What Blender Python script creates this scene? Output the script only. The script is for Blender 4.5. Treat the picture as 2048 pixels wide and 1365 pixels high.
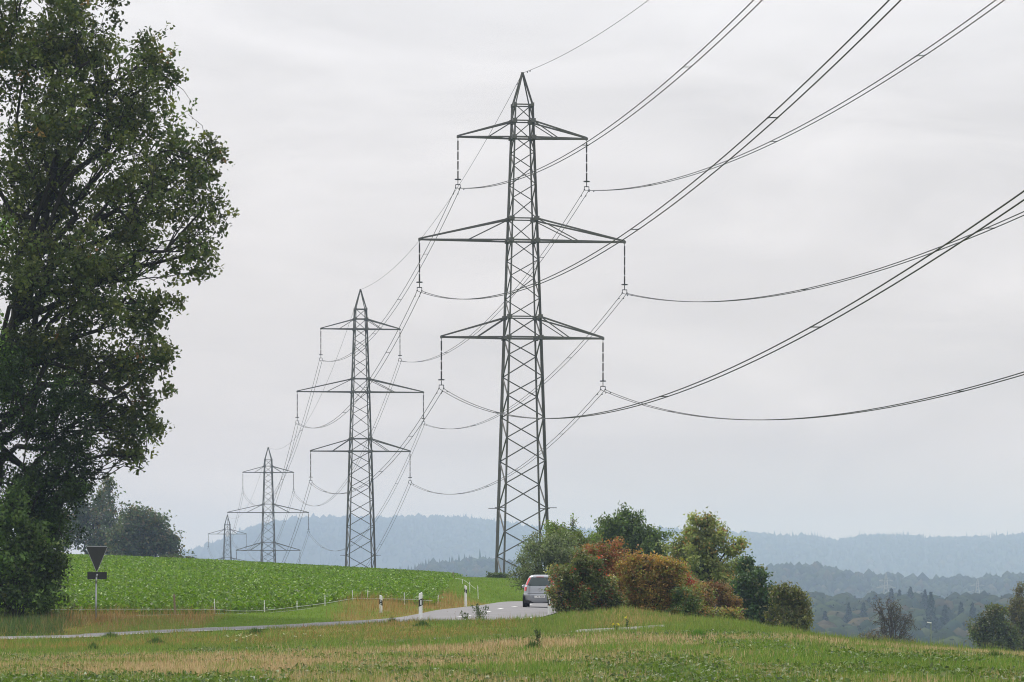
import bpy, bmesh, math, random
import numpy as np
from mathutils import Vector, Matrix

for o in list(bpy.data.objects):
    bpy.data.objects.remove(o, do_unlink=True)
S = bpy.context.scene
C = S.collection
R = math.radians
random.seed(7)
rng = np.random.default_rng(11)

# ------------------------------------------------------------------ camera
CZ = 1.7                       # eye height above the stubble field
F = 7680.0                     # focal length in photo pixels (135 mm on 36 mm, 2048 px wide)
HX, HY = 1024.0, 1150.0        # where the level line of sight falls in the photo
cam_d = bpy.data.cameras.new('camera')
cam_d.lens = 135.0
cam_d.sensor_width = 36.0
cam_d.shift_y = (HY - 682.5) / 2048.0
cam_d.clip_start = 0.5
cam_d.clip_end = 30000.0
cam = bpy.data.objects.new('camera', cam_d)
cam.location = (0, 0, CZ)
cam.rotation_euler = (R(90), 0, 0)
C.objects.link(cam)
S.camera = cam

# ------------------------------------------------------------------ sky and sun
SUN_EL, SUN_AZ = R(48), R(-38)          # azimuth measured from +Y towards +X: front left
w = bpy.data.worlds.new('World')
S.world = w
w.use_nodes = True
nt = w.node_tree
nt.nodes.clear()
N = nt.nodes.new
L = nt.links.new
out = N('ShaderNodeOutputWorld')
bg = N('ShaderNodeBackground')
sky = N('ShaderNodeTexSky')
sky.sky_type = 'NISHITA'
sky.sun_disc = False
sky.sun_elevation = SUN_EL
sky.sun_rotation = SUN_AZ
sky.air_density = 1.0
sky.dust_density = 4.0
skys = N('ShaderNodeVectorMath'); skys.operation = 'SCALE'
skys.inputs['Scale'].default_value = 0.10
L(sky.outputs['Color'], skys.inputs[0])
tc = N('ShaderNodeTexCoord')
sep = N('ShaderNodeSeparateXYZ')
L(tc.outputs['Generated'], sep.inputs[0])
ramp = N('ShaderNodeValToRGB')           # overcast deck: brighter towards the zenith
cr = ramp.color_ramp
cr.elements[0].position = 0.0; cr.elements[0].color = (0.79, 0.72, 0.72, 1)
cr.elements[1].position = 1.0; cr.elements[1].color = (1.45, 1.48, 1.55, 1)
e = cr.elements.new(0.06); e.color = (0.835, 0.795, 0.80, 1)
e = cr.elements.new(0.15); e.color = (0.895, 0.885, 0.91, 1)
e = cr.elements.new(0.4); e.color = (1.12, 1.14, 1.19, 1)
L(sep.outputs['Z'], ramp.inputs['Fac'])
mp = N('ShaderNodeMapping'); mp.inputs['Scale'].default_value = (6.0, 6.0, 22.0)
L(tc.outputs['Generated'], mp.inputs['Vector'])
nz = N('ShaderNodeTexNoise')
nz.inputs['Scale'].default_value = 1.7; nz.inputs['Detail'].default_value = 5.0
nz.inputs['Roughness'].default_value = 0.55; nz.inputs['Distortion'].default_value = 0.6
L(mp.outputs[0], nz.inputs['Vector'])
mr = N('ShaderNodeMapRange')
mr.inputs['From Min'].default_value = 0.3; mr.inputs['From Max'].default_value = 0.7
mr.inputs['To Min'].default_value = 0.89; mr.inputs['To Max'].default_value = 1.11
L(nz.outputs['Fac'], mr.inputs['Value'])
cl = N('ShaderNodeVectorMath'); cl.operation = 'SCALE'
L(ramp.outputs['Color'], cl.inputs[0]); L(mr.outputs[0], cl.inputs['Scale'])
mix = N('ShaderNodeMix'); mix.data_type = 'RGBA'
mix.inputs[0].default_value = 0.94       # share of cloud over the blue
L(skys.outputs[0], mix.inputs[6]); L(cl.outputs[0], mix.inputs[7])
L(mix.outputs[2], bg.inputs['Color'])
bg.inputs['Strength'].default_value = 1.0
L(bg.outputs[0], out.inputs['Surface'])

sun_d = bpy.data.lights.new('sun', 'SUN')
sun_d.energy = 2.8
sun_d.angle = R(9)
sun_d.color = (1.0, 0.95, 0.87)
sun = bpy.data.objects.new('sun', sun_d)
sv = Vector((math.sin(SUN_AZ) * math.cos(SUN_EL), math.cos(SUN_AZ) * math.cos(SUN_EL), math.sin(SUN_EL)))
sun.rotation_euler = sv.to_track_quat('Z', 'Y').to_euler()
sun.location = sv * 500
C.objects.link(sun)

S.view_settings.view_transform = 'Standard'
S.view_settings.look = 'None'
S.view_settings.gamma = 1.0
S.view_settings.use_curve_mapping = False
S.view_settings.exposure = 0.0
S.render.engine = 'CYCLES'
S.cycles.max_bounces = 6
S.cycles.diffuse_bounces = 3
S.cycles.transmission_bounces = 4
S.cycles.volume_bounces = 1
S.cycles.use_denoising = True
S.cycles.use_adaptive_sampling = True
S.cycles.adaptive_threshold = 0.012
S.cycles.filter_width = 1.05


# ------------------------------------------------------------------ helpers
def at(px, py, Y):
    """the place at distance Y that is seen at photo pixel (px, py)"""
    return Vector(((px - HX) / F * Y, Y, CZ + (HY - py) / F * Y))


def tag(o, label=None, cat=None, group=None, kind=None):
    if label: o['label'] = label
    if cat: o['category'] = cat
    if group: o['group'] = group
    if kind: o['kind'] = kind
    return o


def empty(name, loc=(0, 0, 0), rz=0.0):
    o = bpy.data.objects.new(name, None)
    o.empty_display_size = 0.3
    o.location = loc
    o.rotation_euler = (0, 0, rz)
    C.objects.link(o)
    return o


def link(name, me, parent=None, mat=None):
    o = bpy.data.objects.new(name, me)
    C.objects.link(o)
    if mat is not None and len(me.materials) == 0:
        me.materials.append(mat)
    if parent is not None:
        o.parent = parent
    return o


def np_mesh(name, V, Fc, cols=None, mat=None, smooth=False):
    V = np.asarray(V, np.float32).reshape(-1, 3)
    Fc = np.asarray(Fc, np.int32)
    k = Fc.shape[1]
    me = bpy.data.meshes.new(name)
    me.vertices.add(len(V)); me.vertices.foreach_set('co', V.ravel())
    me.loops.add(Fc.size); me.loops.foreach_set('vertex_index', Fc.ravel())
    me.polygons.add(len(Fc))
    me.polygons.foreach_set('loop_start', np.arange(0, Fc.size, k, dtype=np.int32))
    me.polygons.foreach_set('loop_total', np.full(len(Fc), k, np.int32))
    if smooth:
        me.polygons.foreach_set('use_smooth', np.ones(len(Fc), bool))
    me.update(calc_edges=True)
    if cols is not None:
        a = me.color_attributes.new('Col', 'FLOAT_COLOR', 'POINT')
        c4 = np.ones((len(V), 4), np.float32); c4[:, :3] = cols
        a.data.foreach_set('color', c4.ravel())
    if mat is not None:
        me.materials.append(mat)
    return me


def bm_mesh(name, bm, mat=None, smooth=False):
    me = bpy.data.meshes.new(name)
    bmesh.ops.recalc_face_normals(bm, faces=bm.faces)
    bm.to_mesh(me); bm.free()
    if smooth:
        for p in me.polygons: p.use_smooth = True
    if mat is not None:
        me.materials.append(mat)
    return me


def bm_box(bm, lo, hi, bevel=0.0):
    lo, hi = Vector(lo), Vector(hi)
    r = bmesh.ops.create_cube(bm, size=1.0)
    vs = r['verts']
    for v in vs:
        v.co = Vector((lo[i] + (v.co[i] + .5) * (hi[i] - lo[i]) for i in range(3)))
    if bevel:
        es = list({e for v in vs for e in v.link_edges})
        bmesh.ops.bevel(bm, geom=es, offset=bevel, segments=2, affect='EDGES')


def bm_tube(bm, p0, p1, r0, r1=None, n=10, cap=True):
    p0, p1 = Vector(p0), Vector(p1)
    r1 = r0 if r1 is None else r1
    d = (p1 - p0)
    q = d.to_track_quat('Z', 'Y').to_matrix()
    a = [bm.verts.new(p0 + q @ Vector((math.cos(t) * r0, math.sin(t) * r0, 0))) for t in np.linspace(0, 2 * math.pi, n, False)]
    b = [bm.verts.new(p1 + q @ Vector((math.cos(t) * r1, math.sin(t) * r1, 0))) for t in np.linspace(0, 2 * math.pi, n, False)]
    for i in range(n):
        bm.faces.new((a[i], a[(i + 1) % n], b[(i + 1) % n], b[i]))
    if cap:
        bm.faces.new(a[::-1]); bm.faces.new(b)


def hash2(ix, iy, seed):
    h = (ix.astype(np.int64) * 374761393 + iy.astype(np.int64) * 668265263 + seed * 2147483647) & 0x7fffffff
    h = ((h ^ (h >> 13)) * 1274126177) & 0x7fffffff
    return ((h ^ (h >> 16)) & 0xffff) / 65535.0


def vnoise(x, y, seed=0):
    x = np.asarray(x, float); y = np.asarray(y, float)
    ix, iy = np.floor(x), np.floor(y)
    fx, fy = x - ix, y - iy
    fx = fx * fx * (3 - 2 * fx); fy = fy * fy * (3 - 2 * fy)
    a = hash2(ix, iy, seed); b = hash2(ix + 1, iy, seed)
    c = hash2(ix, iy + 1, seed); d = hash2(ix + 1, iy + 1, seed)
    return (a * (1 - fx) + b * fx) * (1 - fy) + (c * (1 - fx) + d * fx) * fy


def fbm(x, y, seed=0, oct=3):
    s = 0; a = .5; t = 0
    for i in range(oct):
        s = s + a * vnoise(x * 2 ** i, y * 2 ** i, seed + 17 * i); t += a; a *= .5
    return s / t


def sstep(a, b, x):
    t = np.clip((x - a) / (b - a), 0, 1)
    return t * t * (3 - 2 * t)


# ------------------------------------------------------------------ materials
def principled(name, col, rough=0.7, metal=0.0, noise=0.0, scale=8.0, spec=0.5, bump=0.0, coat=0.0):
    m = bpy.data.materials.new(name); m.use_nodes = True
    t = m.node_tree; b = t.nodes['Principled BSDF']
    b.inputs['Base Color'].default_value = (*col, 1)
    b.inputs['Roughness'].default_value = rough
    b.inputs['Metallic'].default_value = metal
    b.inputs['Specular IOR Level'].default_value = spec
    if coat: b.inputs['Coat Weight'].default_value = coat
    if noise or bump:
        c = t.nodes.new('ShaderNodeTexCoord')
        n = t.nodes.new('ShaderNodeTexNoise')
        n.inputs['Scale'].default_value = scale; n.inputs['Detail'].default_value = 6
        t.links.new(c.outputs['Object'], n.inputs['Vector'])
        if noise:
            h = t.nodes.new('ShaderNodeMix'); h.data_type = 'RGBA'
            h.inputs[6].default_value = (*[v * (1 - noise) for v in col], 1)
            h.inputs[7].default_value = (*[min(1, v * (1 + noise)) for v in col], 1)
            t.links.new(n.outputs['Fac'], h.inputs[0])
            t.links.new(h.outputs[2], b.inputs['Base Color'])
        if bump:
            u = t.nodes.new('ShaderNodeBump'); u.inputs['Strength'].default_value = bump
            t.links.new(n.outputs['Fac'], u.inputs['Height'])
            t.links.new(u.outputs[0], b.inputs['Normal'])
    return m


def leaf_mat(name, rough=0.5, trans=0.3, spec=0.35):
    """leaf colour from the per-leaf attribute, with light coming through the blade"""
    m = bpy.data.materials.new(name); m.use_nodes = True
    t = m.node_tree; b = t.nodes['Principled BSDF']; o = t.nodes['Material Output']
    a = t.nodes.new('ShaderNodeAttribute'); a.attribute_name = 'Col'
    t.links.new(a.outputs['Color'], b.inputs['Base Color'])
    b.inputs['Roughness'].default_value = rough
    b.inputs['Specular IOR Level'].default_value = spec
    if trans > 0:
        tr = t.nodes.new('ShaderNodeBsdfTranslucent')
        g = t.nodes.new('ShaderNodeMix'); g.data_type = 'RGBA'; g.blend_type = 'MULTIPLY'
        g.inputs[0].default_value = 1.0; g.inputs[7].default_value = (1.25, 1.35, 0.6, 1)
        t.links.new(a.outputs['Color'], g.inputs[6])
        t.links.new(g.outputs[2], tr.inputs['Color'])
        x = t.nodes.new('ShaderNodeMixShader'); x.inputs[0].default_value = trans
        t.links.new(b.outputs[0], x.inputs[1]); t.links.new(tr.outputs[0], x.inputs[2])
        t.links.new(x.outputs[0], o.inputs['Surface'])
    return m


M_leaf = leaf_mat('leaf')
M_grass = leaf_mat('grass_blade', rough=0.6, trans=0.25, spec=0.25)
M_beet = leaf_mat('beet_leaf', rough=0.5, trans=0.3, spec=0.35)
M_wood = leaf_mat('far_foliage', rough=1.0, trans=0.0, spec=0.0)
M_bark = principled('bark', (0.028, 0.024, 0.019), 0.9, noise=.4, scale=5, bump=.4)
M_bark_grey = principled('bark_grey', (0.07, 0.06, 0.055), 0.9, noise=.3, scale=5)
M_steel = principled('weathered_steel', (0.10, 0.098, 0.086), 0.6, 0.15, noise=.35, scale=3.0)
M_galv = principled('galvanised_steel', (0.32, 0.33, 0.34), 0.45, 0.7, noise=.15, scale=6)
M_wire = principled('aluminium_wire', (0.045, 0.045, 0.048), 0.55, 0.4)
M_insul = principled('insulator_glaze', (0.03, 0.016, 0.012), 0.3)
M_fit = principled('line_fitting', (0.05, 0.05, 0.052), 0.5, 0.6)
M_signback = principled('sign_back', (0.016, 0.018, 0.017), 0.5, noise=.3, scale=4)
M_white = principled('white_plastic', (0.78, 0.78, 0.76), 0.5, noise=.08, scale=9)
M_tape = principled('fence_tape', (0.55, 0.58, 0.54), 0.7)
M_black = principled('black_plastic', (0.015, 0.015, 0.016), 0.5)
M_refl = principled('reflector', (0.75, 0.76, 0.78), 0.2)
M_timber = principled('timber_post', (0.22, 0.16, 0.11), 0.9, noise=.3, scale=12)


# ------------------------------------------------------------------ terrain height
CP = []      # (photo x, photo y, distance): what the photo shows of the ground, relief in metres behind it


def cpz(px, Y, zrel):
    CP.append((px, HY - zrel / Y * F, Y))


for px in (-700, 0, 700, 1400, 2048, 2750):
    cpz(px, 25, -1.7); cpz(px, 42, -1.7)
    cpz(px, 60, -1.69)
CP += [(-700, 1372, 85), (-700, 1342, 110), (-700, 1320, 141), (-700, 1308, 150), (-700, 1265, 165), (-700, 1190, 210), (-700, 1110, 300), (-700, 1085, 360)]
CP += [(0, 1335, 85), (0, 1311, 110), (0, 1298, 125), (0, 1284, 141), (0, 1272, 151), (0, 1246, 161), (0, 1222, 172), (0, 1185, 200),
       (0, 1148, 240), (0, 1118, 300), (0, 1113, 340), (0, 1118, 390)]
CP += [(200, 1334, 85), (200, 1307, 110), (200, 1275, 143), (200, 1263, 151), (200, 1240, 160), (200, 1214, 175), (200, 1186, 200),
       (200, 1150, 240), (200, 1122, 300), (200, 1119, 340), (200, 1124, 390)]
CP += [(400, 1333, 85), (400, 1303, 110), (400, 1284, 130), (400, 1264, 145), (400, 1254, 152), (400, 1231, 162), (400, 1212, 176), (400, 1188, 200),
       (400, 1155, 240), (400, 1129, 300), (400, 1127, 340), (400, 1132, 390)]
CP += [(700, 1328, 85), (700, 1296, 110), (700, 1272, 130), (700, 1248, 146), (700, 1242, 156), (700, 1226, 165), (700, 1202, 178), (700, 1184, 200),
       (700, 1162, 240), (700, 1145, 300), (700, 1142.5, 335), (700, 1147, 390)]
CP += [(850, 1290, 110), (850, 1263, 132), (850, 1239, 150), (850, 1234, 160), (850, 1206, 188), (850, 1190, 203), (850, 1167, 240), (850, 1153, 300), (850, 1150.5, 330), (850, 1156, 390)]
CP += [(950, 1287, 110), (950, 1261, 132), (950, 1239, 152), (950, 1226, 172), (950, 1203, 205), (950, 1180, 240), (950, 1163, 300), (950, 1158, 345), (950, 1157, 380), (950, 1162, 430)]
CP += [(1060, 1280, 110), (1060, 1258, 132), (1060, 1237, 155), (1060, 1226, 170), (1060, 1196, 222), (1060, 1176, 270), (1060, 1163, 330), (1060, 1159, 382), (1060, 1164, 430)]
CP += [(1180, 1315, 85), (1180, 1276, 110), (1180, 1263, 126), (1180, 1246, 148), (1180, 1231, 167), (1180, 1214, 196), (1180, 1196, 240), (1180, 1180, 330), (1180, 1180, 430)]
CP += [(1240, 1262, 129), (1240, 1243, 152), (1240, 1222, 166), (1320, 1258, 131), (1320, 1243, 160), (1320, 1236, 180)]
CP += [(1350, 1310, 85), (1350, 1270, 110), (1350, 1232, 210), (1350, 1225, 260), (1350, 1230, 360)]
CP += [(1480, 1306, 85), (1480, 1268, 110), (1480, 1252, 132), (1480, 1249, 146), (1480, 1255, 175), (1480, 1270, 220), (1480, 1310, 320)]
CP += [(1620, 1310, 85), (1620, 1282, 108), (1620, 1276, 125), (1620, 1277, 140), (1620, 1288, 170), (1620, 1312, 220), (1620, 1350, 320)]
CP += [(1850, 1318, 85), (1850, 1302, 105), (1850, 1298.5, 120), (1850, 1305, 142), (1850, 1345, 200), (1850, 1385, 320)]
CP += [(2048, 1326, 85), (2048, 1316, 100), (2048, 1313.5, 114), (2048, 1322, 140), (2048, 1370, 200), (2048, 1400, 320)]
CP += [(2750, 1350, 90), (2750, 1345, 120), (2750, 1390, 180), (2750, 1420, 320)]
for px, Y, zr in [(-700, 620, 4), (200, 620, -3), (721, 622, -4.0), (1150, 620, -8), (1600, 620, -24), (2048, 620, -30), (2750, 620, -32),
                  (-700, 976, -8), (300, 976, -15), (536, 976, -18), (900, 976, -20), (1300, 976, -32), (1700, 976, -44), (2750, 976, -46),
                  (-700, 1300, -24), (455, 1300, -30.4), (1100, 1300, -38), (1700, 1300, -43), (2750, 1300, -43)]:
    cpz(px, Y, zr)
CP = np.array(CP)
KX, KY = 1 / 330.0, 6.0
_cx = np.stack([CP[:, 0] * KX, np.log(CP[:, 2]) * KY], 1)
_cv = (HY - CP[:, 1]) / F                   # slope of the sight line: smooth across the whole range


def _phi(r2):
    return .5 * r2 * np.log(r2 + 1e-12)


_n = len(CP)
_A = np.zeros((_n + 3, _n + 3))
_d2 = ((_cx[:, None] - _cx[None]) ** 2).sum(-1)
_A[:_n, :_n] = _phi(_d2) + np.eye(_n) * 0.004
_A[:_n, _n] = 1; _A[:_n, _n + 1:] = _cx
_A[_n:, :_n] = _A[:_n, _n:].T
_w = np.linalg.solve(_A, np.concatenate([_cv, np.zeros(3)]))

# road centre line: X, Y, height relative to the eye
ROAD = np.array([(-150, 139, -3.5), (-80, 143, -3.05), (-40, 146, -2.68), (-19.5, 147.5, -2.43), (-15, 148.2, -2.26), (-11, 149, -2.09), (-6.2, 151, -1.93), (-3.6, 154.8, -1.86),
                 (-2.0, 160.5, -1.80), (-1.2, 168, -1.72), (-.55, 178.5, -1.645), (.1, 187.5, -1.63), (1.2, 200, -1.6), (3.0, 216, -1.5), (6.3, 236, -1.8),
                 (9.5, 262, -2.3), (12.5, 290, -3.0), (14, 310, -3.6)], float)
# farm track below the road
TRACK = np.array([(-60, 104), (-14.6, 110), (-10.6, 112.5), (-5, 117), (-.6, 120.5), (1.9, 123.2), (3.5, 128), (4.7, 133), (7.6, 139.5), (12, 150), (17, 168), (24, 195)], float)


def spline(P, n):
    P = np.asarray(P, float)
    t = np.arange(len(P))
    out_ = []
    for a in np.linspace(0, len(P) - 1.0001, n):
        i = int(a); u = a - i
        p0 = P[max(i - 1, 0)]; p1 = P[i]; p2 = P[min(i + 1, len(P) - 1)]; p3 = P[min(i + 2, len(P) - 1)]
        out_.append(.5 * (2 * p1 + (p2 - p0) * u + (2 * p0 - 5 * p1 + 4 * p2 - p3) * u * u + (3 * p1 - p0 - 3 * p2 + p3) * u ** 3))
    return np.array(out_)


ROADS = spline(ROAD, 420)
TRACKS = spline(TRACK, 260)
RW = 2.95                                    # half width of the carriageway


def near_path(X, Y, P):
    """distance to a polyline (dense points), index of the nearest point"""
    X = np.asarray(X, float).ravel(); Y = np.asarray(Y, float).ravel()
    d = np.full(len(X), 1e9); k = np.zeros(len(X), int)
    lo, hi = P[:, 1].min() - 30, P[:, 1].max() + 30
    idx = np.where((Y > lo) & (Y < hi))[0]
    for s in range(0, len(idx), 40000):
        j = idx[s:s + 40000]
        q = (X[j, None] - P[None, :, 0]) ** 2 + (Y[j, None] - P[None, :, 1]) ** 2
        k[j] = q.argmin(1); d[j] = np.sqrt(q.min(1))
    return d, k


def base_height(X, Y):
    X = np.asarray(X, float).ravel(); Y = np.asarray(Y, float).ravel()
    Yc = np.clip(Y, 25, 1300)
    px = np.clip(HX + F * X / np.maximum(Yc, 25), -700, 2750)
    q = np.stack([px * KX, np.log(Yc) * KY], 1)
    z = np.empty(len(X))
    for s in range(0, len(X), 20000):
        d2 = ((q[s:s + 20000, None] - _cx[None]) ** 2).sum(-1)
        v = _phi(d2) @ _w[:_n] + _w[_n] + q[s:s + 20000] @ _w[_n + 1:]
        z[s:s + 20000] = v
    z = CZ + z * Yc
    far = CZ - 43 + 13 * sstep(1350, 2500, Y) - 44 * sstep(2560, 3300, Y)
    z = z + (far - z) * sstep(1150, 1400, Y)
    return z


def height(X, Y):
    X = np.asarray(X, float).ravel(); Y = np.asarray(Y, float).ravel()
    z = base_height(X, Y)
    d, k = near_path(X, Y, ROADS)
    zr = CZ + ROADS[k, 2] - 0.03
    wgt = 1 - sstep(RW + .25, RW + 3.2, d)
    return z + (zr - z) * wgt


def h1(x, y):
    return float(height([x], [y])[0])


# ------------------------------------------------------------------ ground sheet
def field_zone(X, Y):
    """which plants grow where: weights for stubble, green grass, dry orange grass, crop"""
    px = HX + F * X / np.maximum(Y, 20)
    return px


GREEN = np.array((0.105, 0.16, 0.03)); STRAW = np.array((0.36, 0.26, 0.15)); RUST = np.array((0.24, 0.15, 0.065)); SOIL = np.array((0.16, 0.115, 0.075))
BEET = np.array((0.055, 0.11, 0.016))


def fence_line_Y(px):
    """distance of the edge between the crop and the roadside grass"""
    return np.interp(px, [-700, 130, 350, 430, 529, 594, 650, 705, 735, 810, 876, 910, 960, 1100], [170, 167, 163, 163, 164.5, 167, 172, 180, 182, 186, 192, 330, 345, 360])


def stubble_w(X, Y):
    """share of cut straw among the plants of the near field"""
    n = fbm(X * .16 + 3, Y * .055, 5, 4)
    n2 = fbm(X * .7, Y * .22, 9, 3)
    band = sstep(72, 80, Y) * (1 - sstep(101, 110, Y))
    px = HX + F * X / Y
    band = band * (1 - .45 * sstep(1350, 1750, px)) + .55 * sstep(1400, 1700, px) * sstep(98, 103, Y) * (1 - sstep(113, 118, Y))
    s = band * .85 + .28 * (1 - band) * (Y < 75)
    return np.clip(s + (n - .5) * 2.0 + (n2 - .5) * 1.4, 0, 1) * sstep(48, 60, Y + 14) * (1 - sstep(112, 118, Y))


def verge_rust(X, Y):
    px = HX + F * X / Y
    n = fbm(X * .5 + 9, Y * .16, 21, 4)
    near = sstep(117, 123, Y) * (1 - sstep(980, 1120, px)) * .33
    far = np.exp(-((px - 215) / 120) ** 2) + .8 * np.exp(-((px - 400) / 50) ** 2) + .9 * sstep(640, 720, px) * (1 - sstep(985, 1060, px)) * (1 - sstep(206, 214, Y + (px - 930) * .06))
    far = .78 * far * (Y > 149.5) * (Y < fence_line_Y(px) + 1)
    m_ = np.where(Y < 149.5, near, far)
    return np.clip(m_ + (n - .5) * 1.6, 0, 1) * np.clip(m_ * 3, 0, 1) * (Y > 115)


print('ground')
us = np.concatenate([np.linspace(-1.6, -.2, 22)[:-1], np.linspace(-.2, .2, 261), np.linspace(.2, 1.6, 22)[1:]])
Ys = np.concatenate([np.array([-220, -60, 1.0, 8, 16, 24, 32, 40, 48]), np.linspace(54, 230, 236), np.geomspace(232, 480, 60)[0:], np.geomspace(490, 2600, 46), np.array([3000, 4000, 5200, 7000, 9000, 11500, 13400])])
UU, YY = np.meshgrid(us, Ys)
XX = UU * np.maximum(np.abs(YY), 60)
gz = height(XX, YY).reshape(XX.shape)
gz = np.where(YY < 50, gz, gz + (fbm(XX * 1.1, YY * .6, 3, 3) - .5).reshape(XX.shape) * .10 * (YY < 260) * (near_path(XX, YY, ROADS)[0].reshape(XX.shape) > RW + .8))
px_ = HX + F * XX / np.maximum(YY, 20)
col = np.tile(GREEN, (XX.size, 1)).reshape(*XX.shape, 3)
sw = stubble_w(XX, np.maximum(YY, 50))[..., None]; col = col + (STRAW * .8 - col) * sw * .8 * (YY < 130)[..., None]
vr = verge_rust(XX, np.maximum(YY, 50))[..., None]; col = col + (RUST - col) * vr * .8
crop = ((YY > fence_line_Y(px_)) & (px_ < 930))[..., None]
col = np.where(crop, BEET * .6 + SOIL * .15, col)
nr, nc = XX.shape
idx = np.arange(nr * nc).reshape(nr, nc)
Fq = np.stack([idx[:-1, :-1], idx[:-1, 1:], idx[1:, 1:], idx[1:, :-1]], -1).reshape(-1, 4)
M_ground = leaf_mat('meadow_soil', rough=1.0, trans=0, spec=.0)
_t = M_ground.node_tree
_nn = _t.nodes.new('ShaderNodeTexNoise'); _nn.inputs['Scale'].default_value = 3.0; _nn.inputs['Detail'].default_value = 8
_tc = _t.nodes.new('ShaderNodeTexCoord'); _t.links.new(_tc.outputs['Object'], _nn.inputs['Vector'])
_mx = _t.nodes.new('ShaderNodeMix'); _mx.data_type = 'RGBA'; _mx.blend_type = 'MULTIPLY'; _mx.inputs[0].default_value = 1
_mr = _t.nodes.new('ShaderNodeMapRange'); _mr.inputs['To Min'].default_value = .55; _mr.inputs['To Max'].default_value = 1.35
_t.links.new(_nn.outputs['Fac'], _mr.inputs['Value'])
_at = [n for n in _t.nodes if n.bl_idname == 'ShaderNodeAttribute'][0]
_t.links.new(_at.outputs['Color'], _mx.inputs[6]); _t.links.new(_mr.outputs[0], _mx.inputs[7])
_t.links.new(_mx.outputs[2], _t.nodes['Principled BSDF'].inputs['Base Color'])
ground = link('ground', np_mesh('ground', np.stack([XX, YY, gz], -1), Fq, col.reshape(-1, 3), M_ground, True))
tag(ground, kind='structure')


# ------------------------------------------------------------------ road, markings, farm track
def strip(name, P, offs, mat, lift, conform=None, t0=0.0, t1=1.0, thick=0.0):
    """a band along path P between lateral offsets offs (several columns)"""
    a, b = int(t0 * (len(P) - 1)), int(t1 * (len(P) - 1))
    Q = P[a:b + 1]
    T = np.gradient(P[:, :2], axis=0)[a:b + 1]
    T /= np.linalg.norm(T, axis=1)[:, None]
    Nn = np.stack([T[:, 1], -T[:, 0]], 1)
    rows = []
    for o_ in offs:
        xy = Q[:, :2] + Nn * o_
        z = conform(xy[:, 0], xy[:, 1]) if conform is not None else CZ + Q[:, 2]
        rows.append(np.column_stack([xy, z + lift - .02 * abs(o_) * (conform is None)]))
    V = np.stack(rows, 1)
    n, m = V.shape[:2]
    ii = np.arange(n * m).reshape(n, m)
    Fc = np.stack([ii[:-1, :-1], ii[:-1, 1:], ii[1:, 1:], ii[1:, :-1]], -1).reshape(-1, 4)
    return np_mesh(name, V, Fc, None, mat, True)


M_asph = principled('asphalt', (0.175, 0.168, 0.173), 0.85, noise=.28, scale=.9, bump=.1)
M_paint = principled('road_paint', (0.74, 0.74, 0.72), 0.6, noise=.12, scale=5)
M_trackm = principled('track_gravel', (0.20, 0.185, 0.17), 0.95, noise=.25, scale=2.5, bump=.3)
road = tag(link('road', strip('road', ROADS, np.linspace(-RW, RW, 9), M_asph, 0.06)), kind='structure')
tag(link('road_edge_line', strip('edge_line', ROADS, (-RW + .12, -RW + .26), M_paint, 0.070, t1=.36)), kind='structure')
tag(link('road_edge_line', strip('edge_line', ROADS, (RW - .26, RW - .12), M_paint, 0.070, t1=.48)), kind='structure')
seg = np.concatenate([[0], np.cumsum(np.linalg.norm(np.diff(ROADS[:, :2], axis=0), axis=1))])
s178 = np.interp(177.2, ROADS[:, 1], seg)
for k in range(-9, 12):
    s0 = s178 + 9 * k
    if s0 < 5 or s0 + 3 > seg[-1]: continue
    sub = np.column_stack([np.interp(np.linspace(s0, s0 + 3, 8), seg, ROADS[:, c]) for c in range(3)])
    tag(link('road_centre_dash', strip('dash', sub, (-.08, .08), M_paint, 0.071)), kind='structure')
track = tag(link('farm_track', strip('farm_track', TRACKS, np.linspace(-1.7, 1.7, 5), M_trackm, 0.012, height)), kind='structure')

# ------------------------------------------------------------------ foliage builders
def rand_unit(n, up=0.0):
    v = rng.normal(size=(n, 3)); v[:, 2] += up
    return v / np.linalg.norm(v, axis=1)[:, None]


def leaves(P, length, width, cols, up=.6, fold=.18, droop=0.0, jitter=.45):
    """one folded blade at each point P"""
    n = len(P)
    nrm = rand_unit(n, up)
    d = rand_unit(n, -droop)
    d -= nrm * (d * nrm).sum(1)[:, None]
    d /= np.linalg.norm(d, axis=1)[:, None] + 1e-9
    s = np.cross(nrm, d)
    l = (length * rng.uniform(1 - jitter, 1 + jitter, n))[:, None]
    wd = (width * rng.uniform(1 - jitter, 1 + jitter, n))[:, None]
    a = P - d * l * .5
    b = P + d * l * .5 - nrm * l * .08
    c1 = P + s * wd * .5 + nrm * wd * fold + d * l * .08
    c2 = P - s * wd * .5 + nrm * wd * fold + d * l * .08
    V = np.stack([a, c1, b, c2], 1).reshape(-1, 3)
    i = np.arange(n)[:, None] * 4
    Fc = np.concatenate([i + [[0, 1, 2]], i + [[0, 2, 3]]], 1).reshape(-1, 3)
    return V, Fc, np.repeat(cols, 4, 0)


def palette(n, pal, var=.25):
    """pal: list of (weight, colour)"""
    w_ = np.array([p[0] for p in pal], float); w_ /= w_.sum()
    k = rng.choice(len(pal), n, p=w_)
    c = np.array([p[1] for p in pal], float)[k]
    return c * rng.uniform(1 - var, 1 + var, (n, 1)) * rng.uniform(.93, 1.07, (n, 3))


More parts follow.
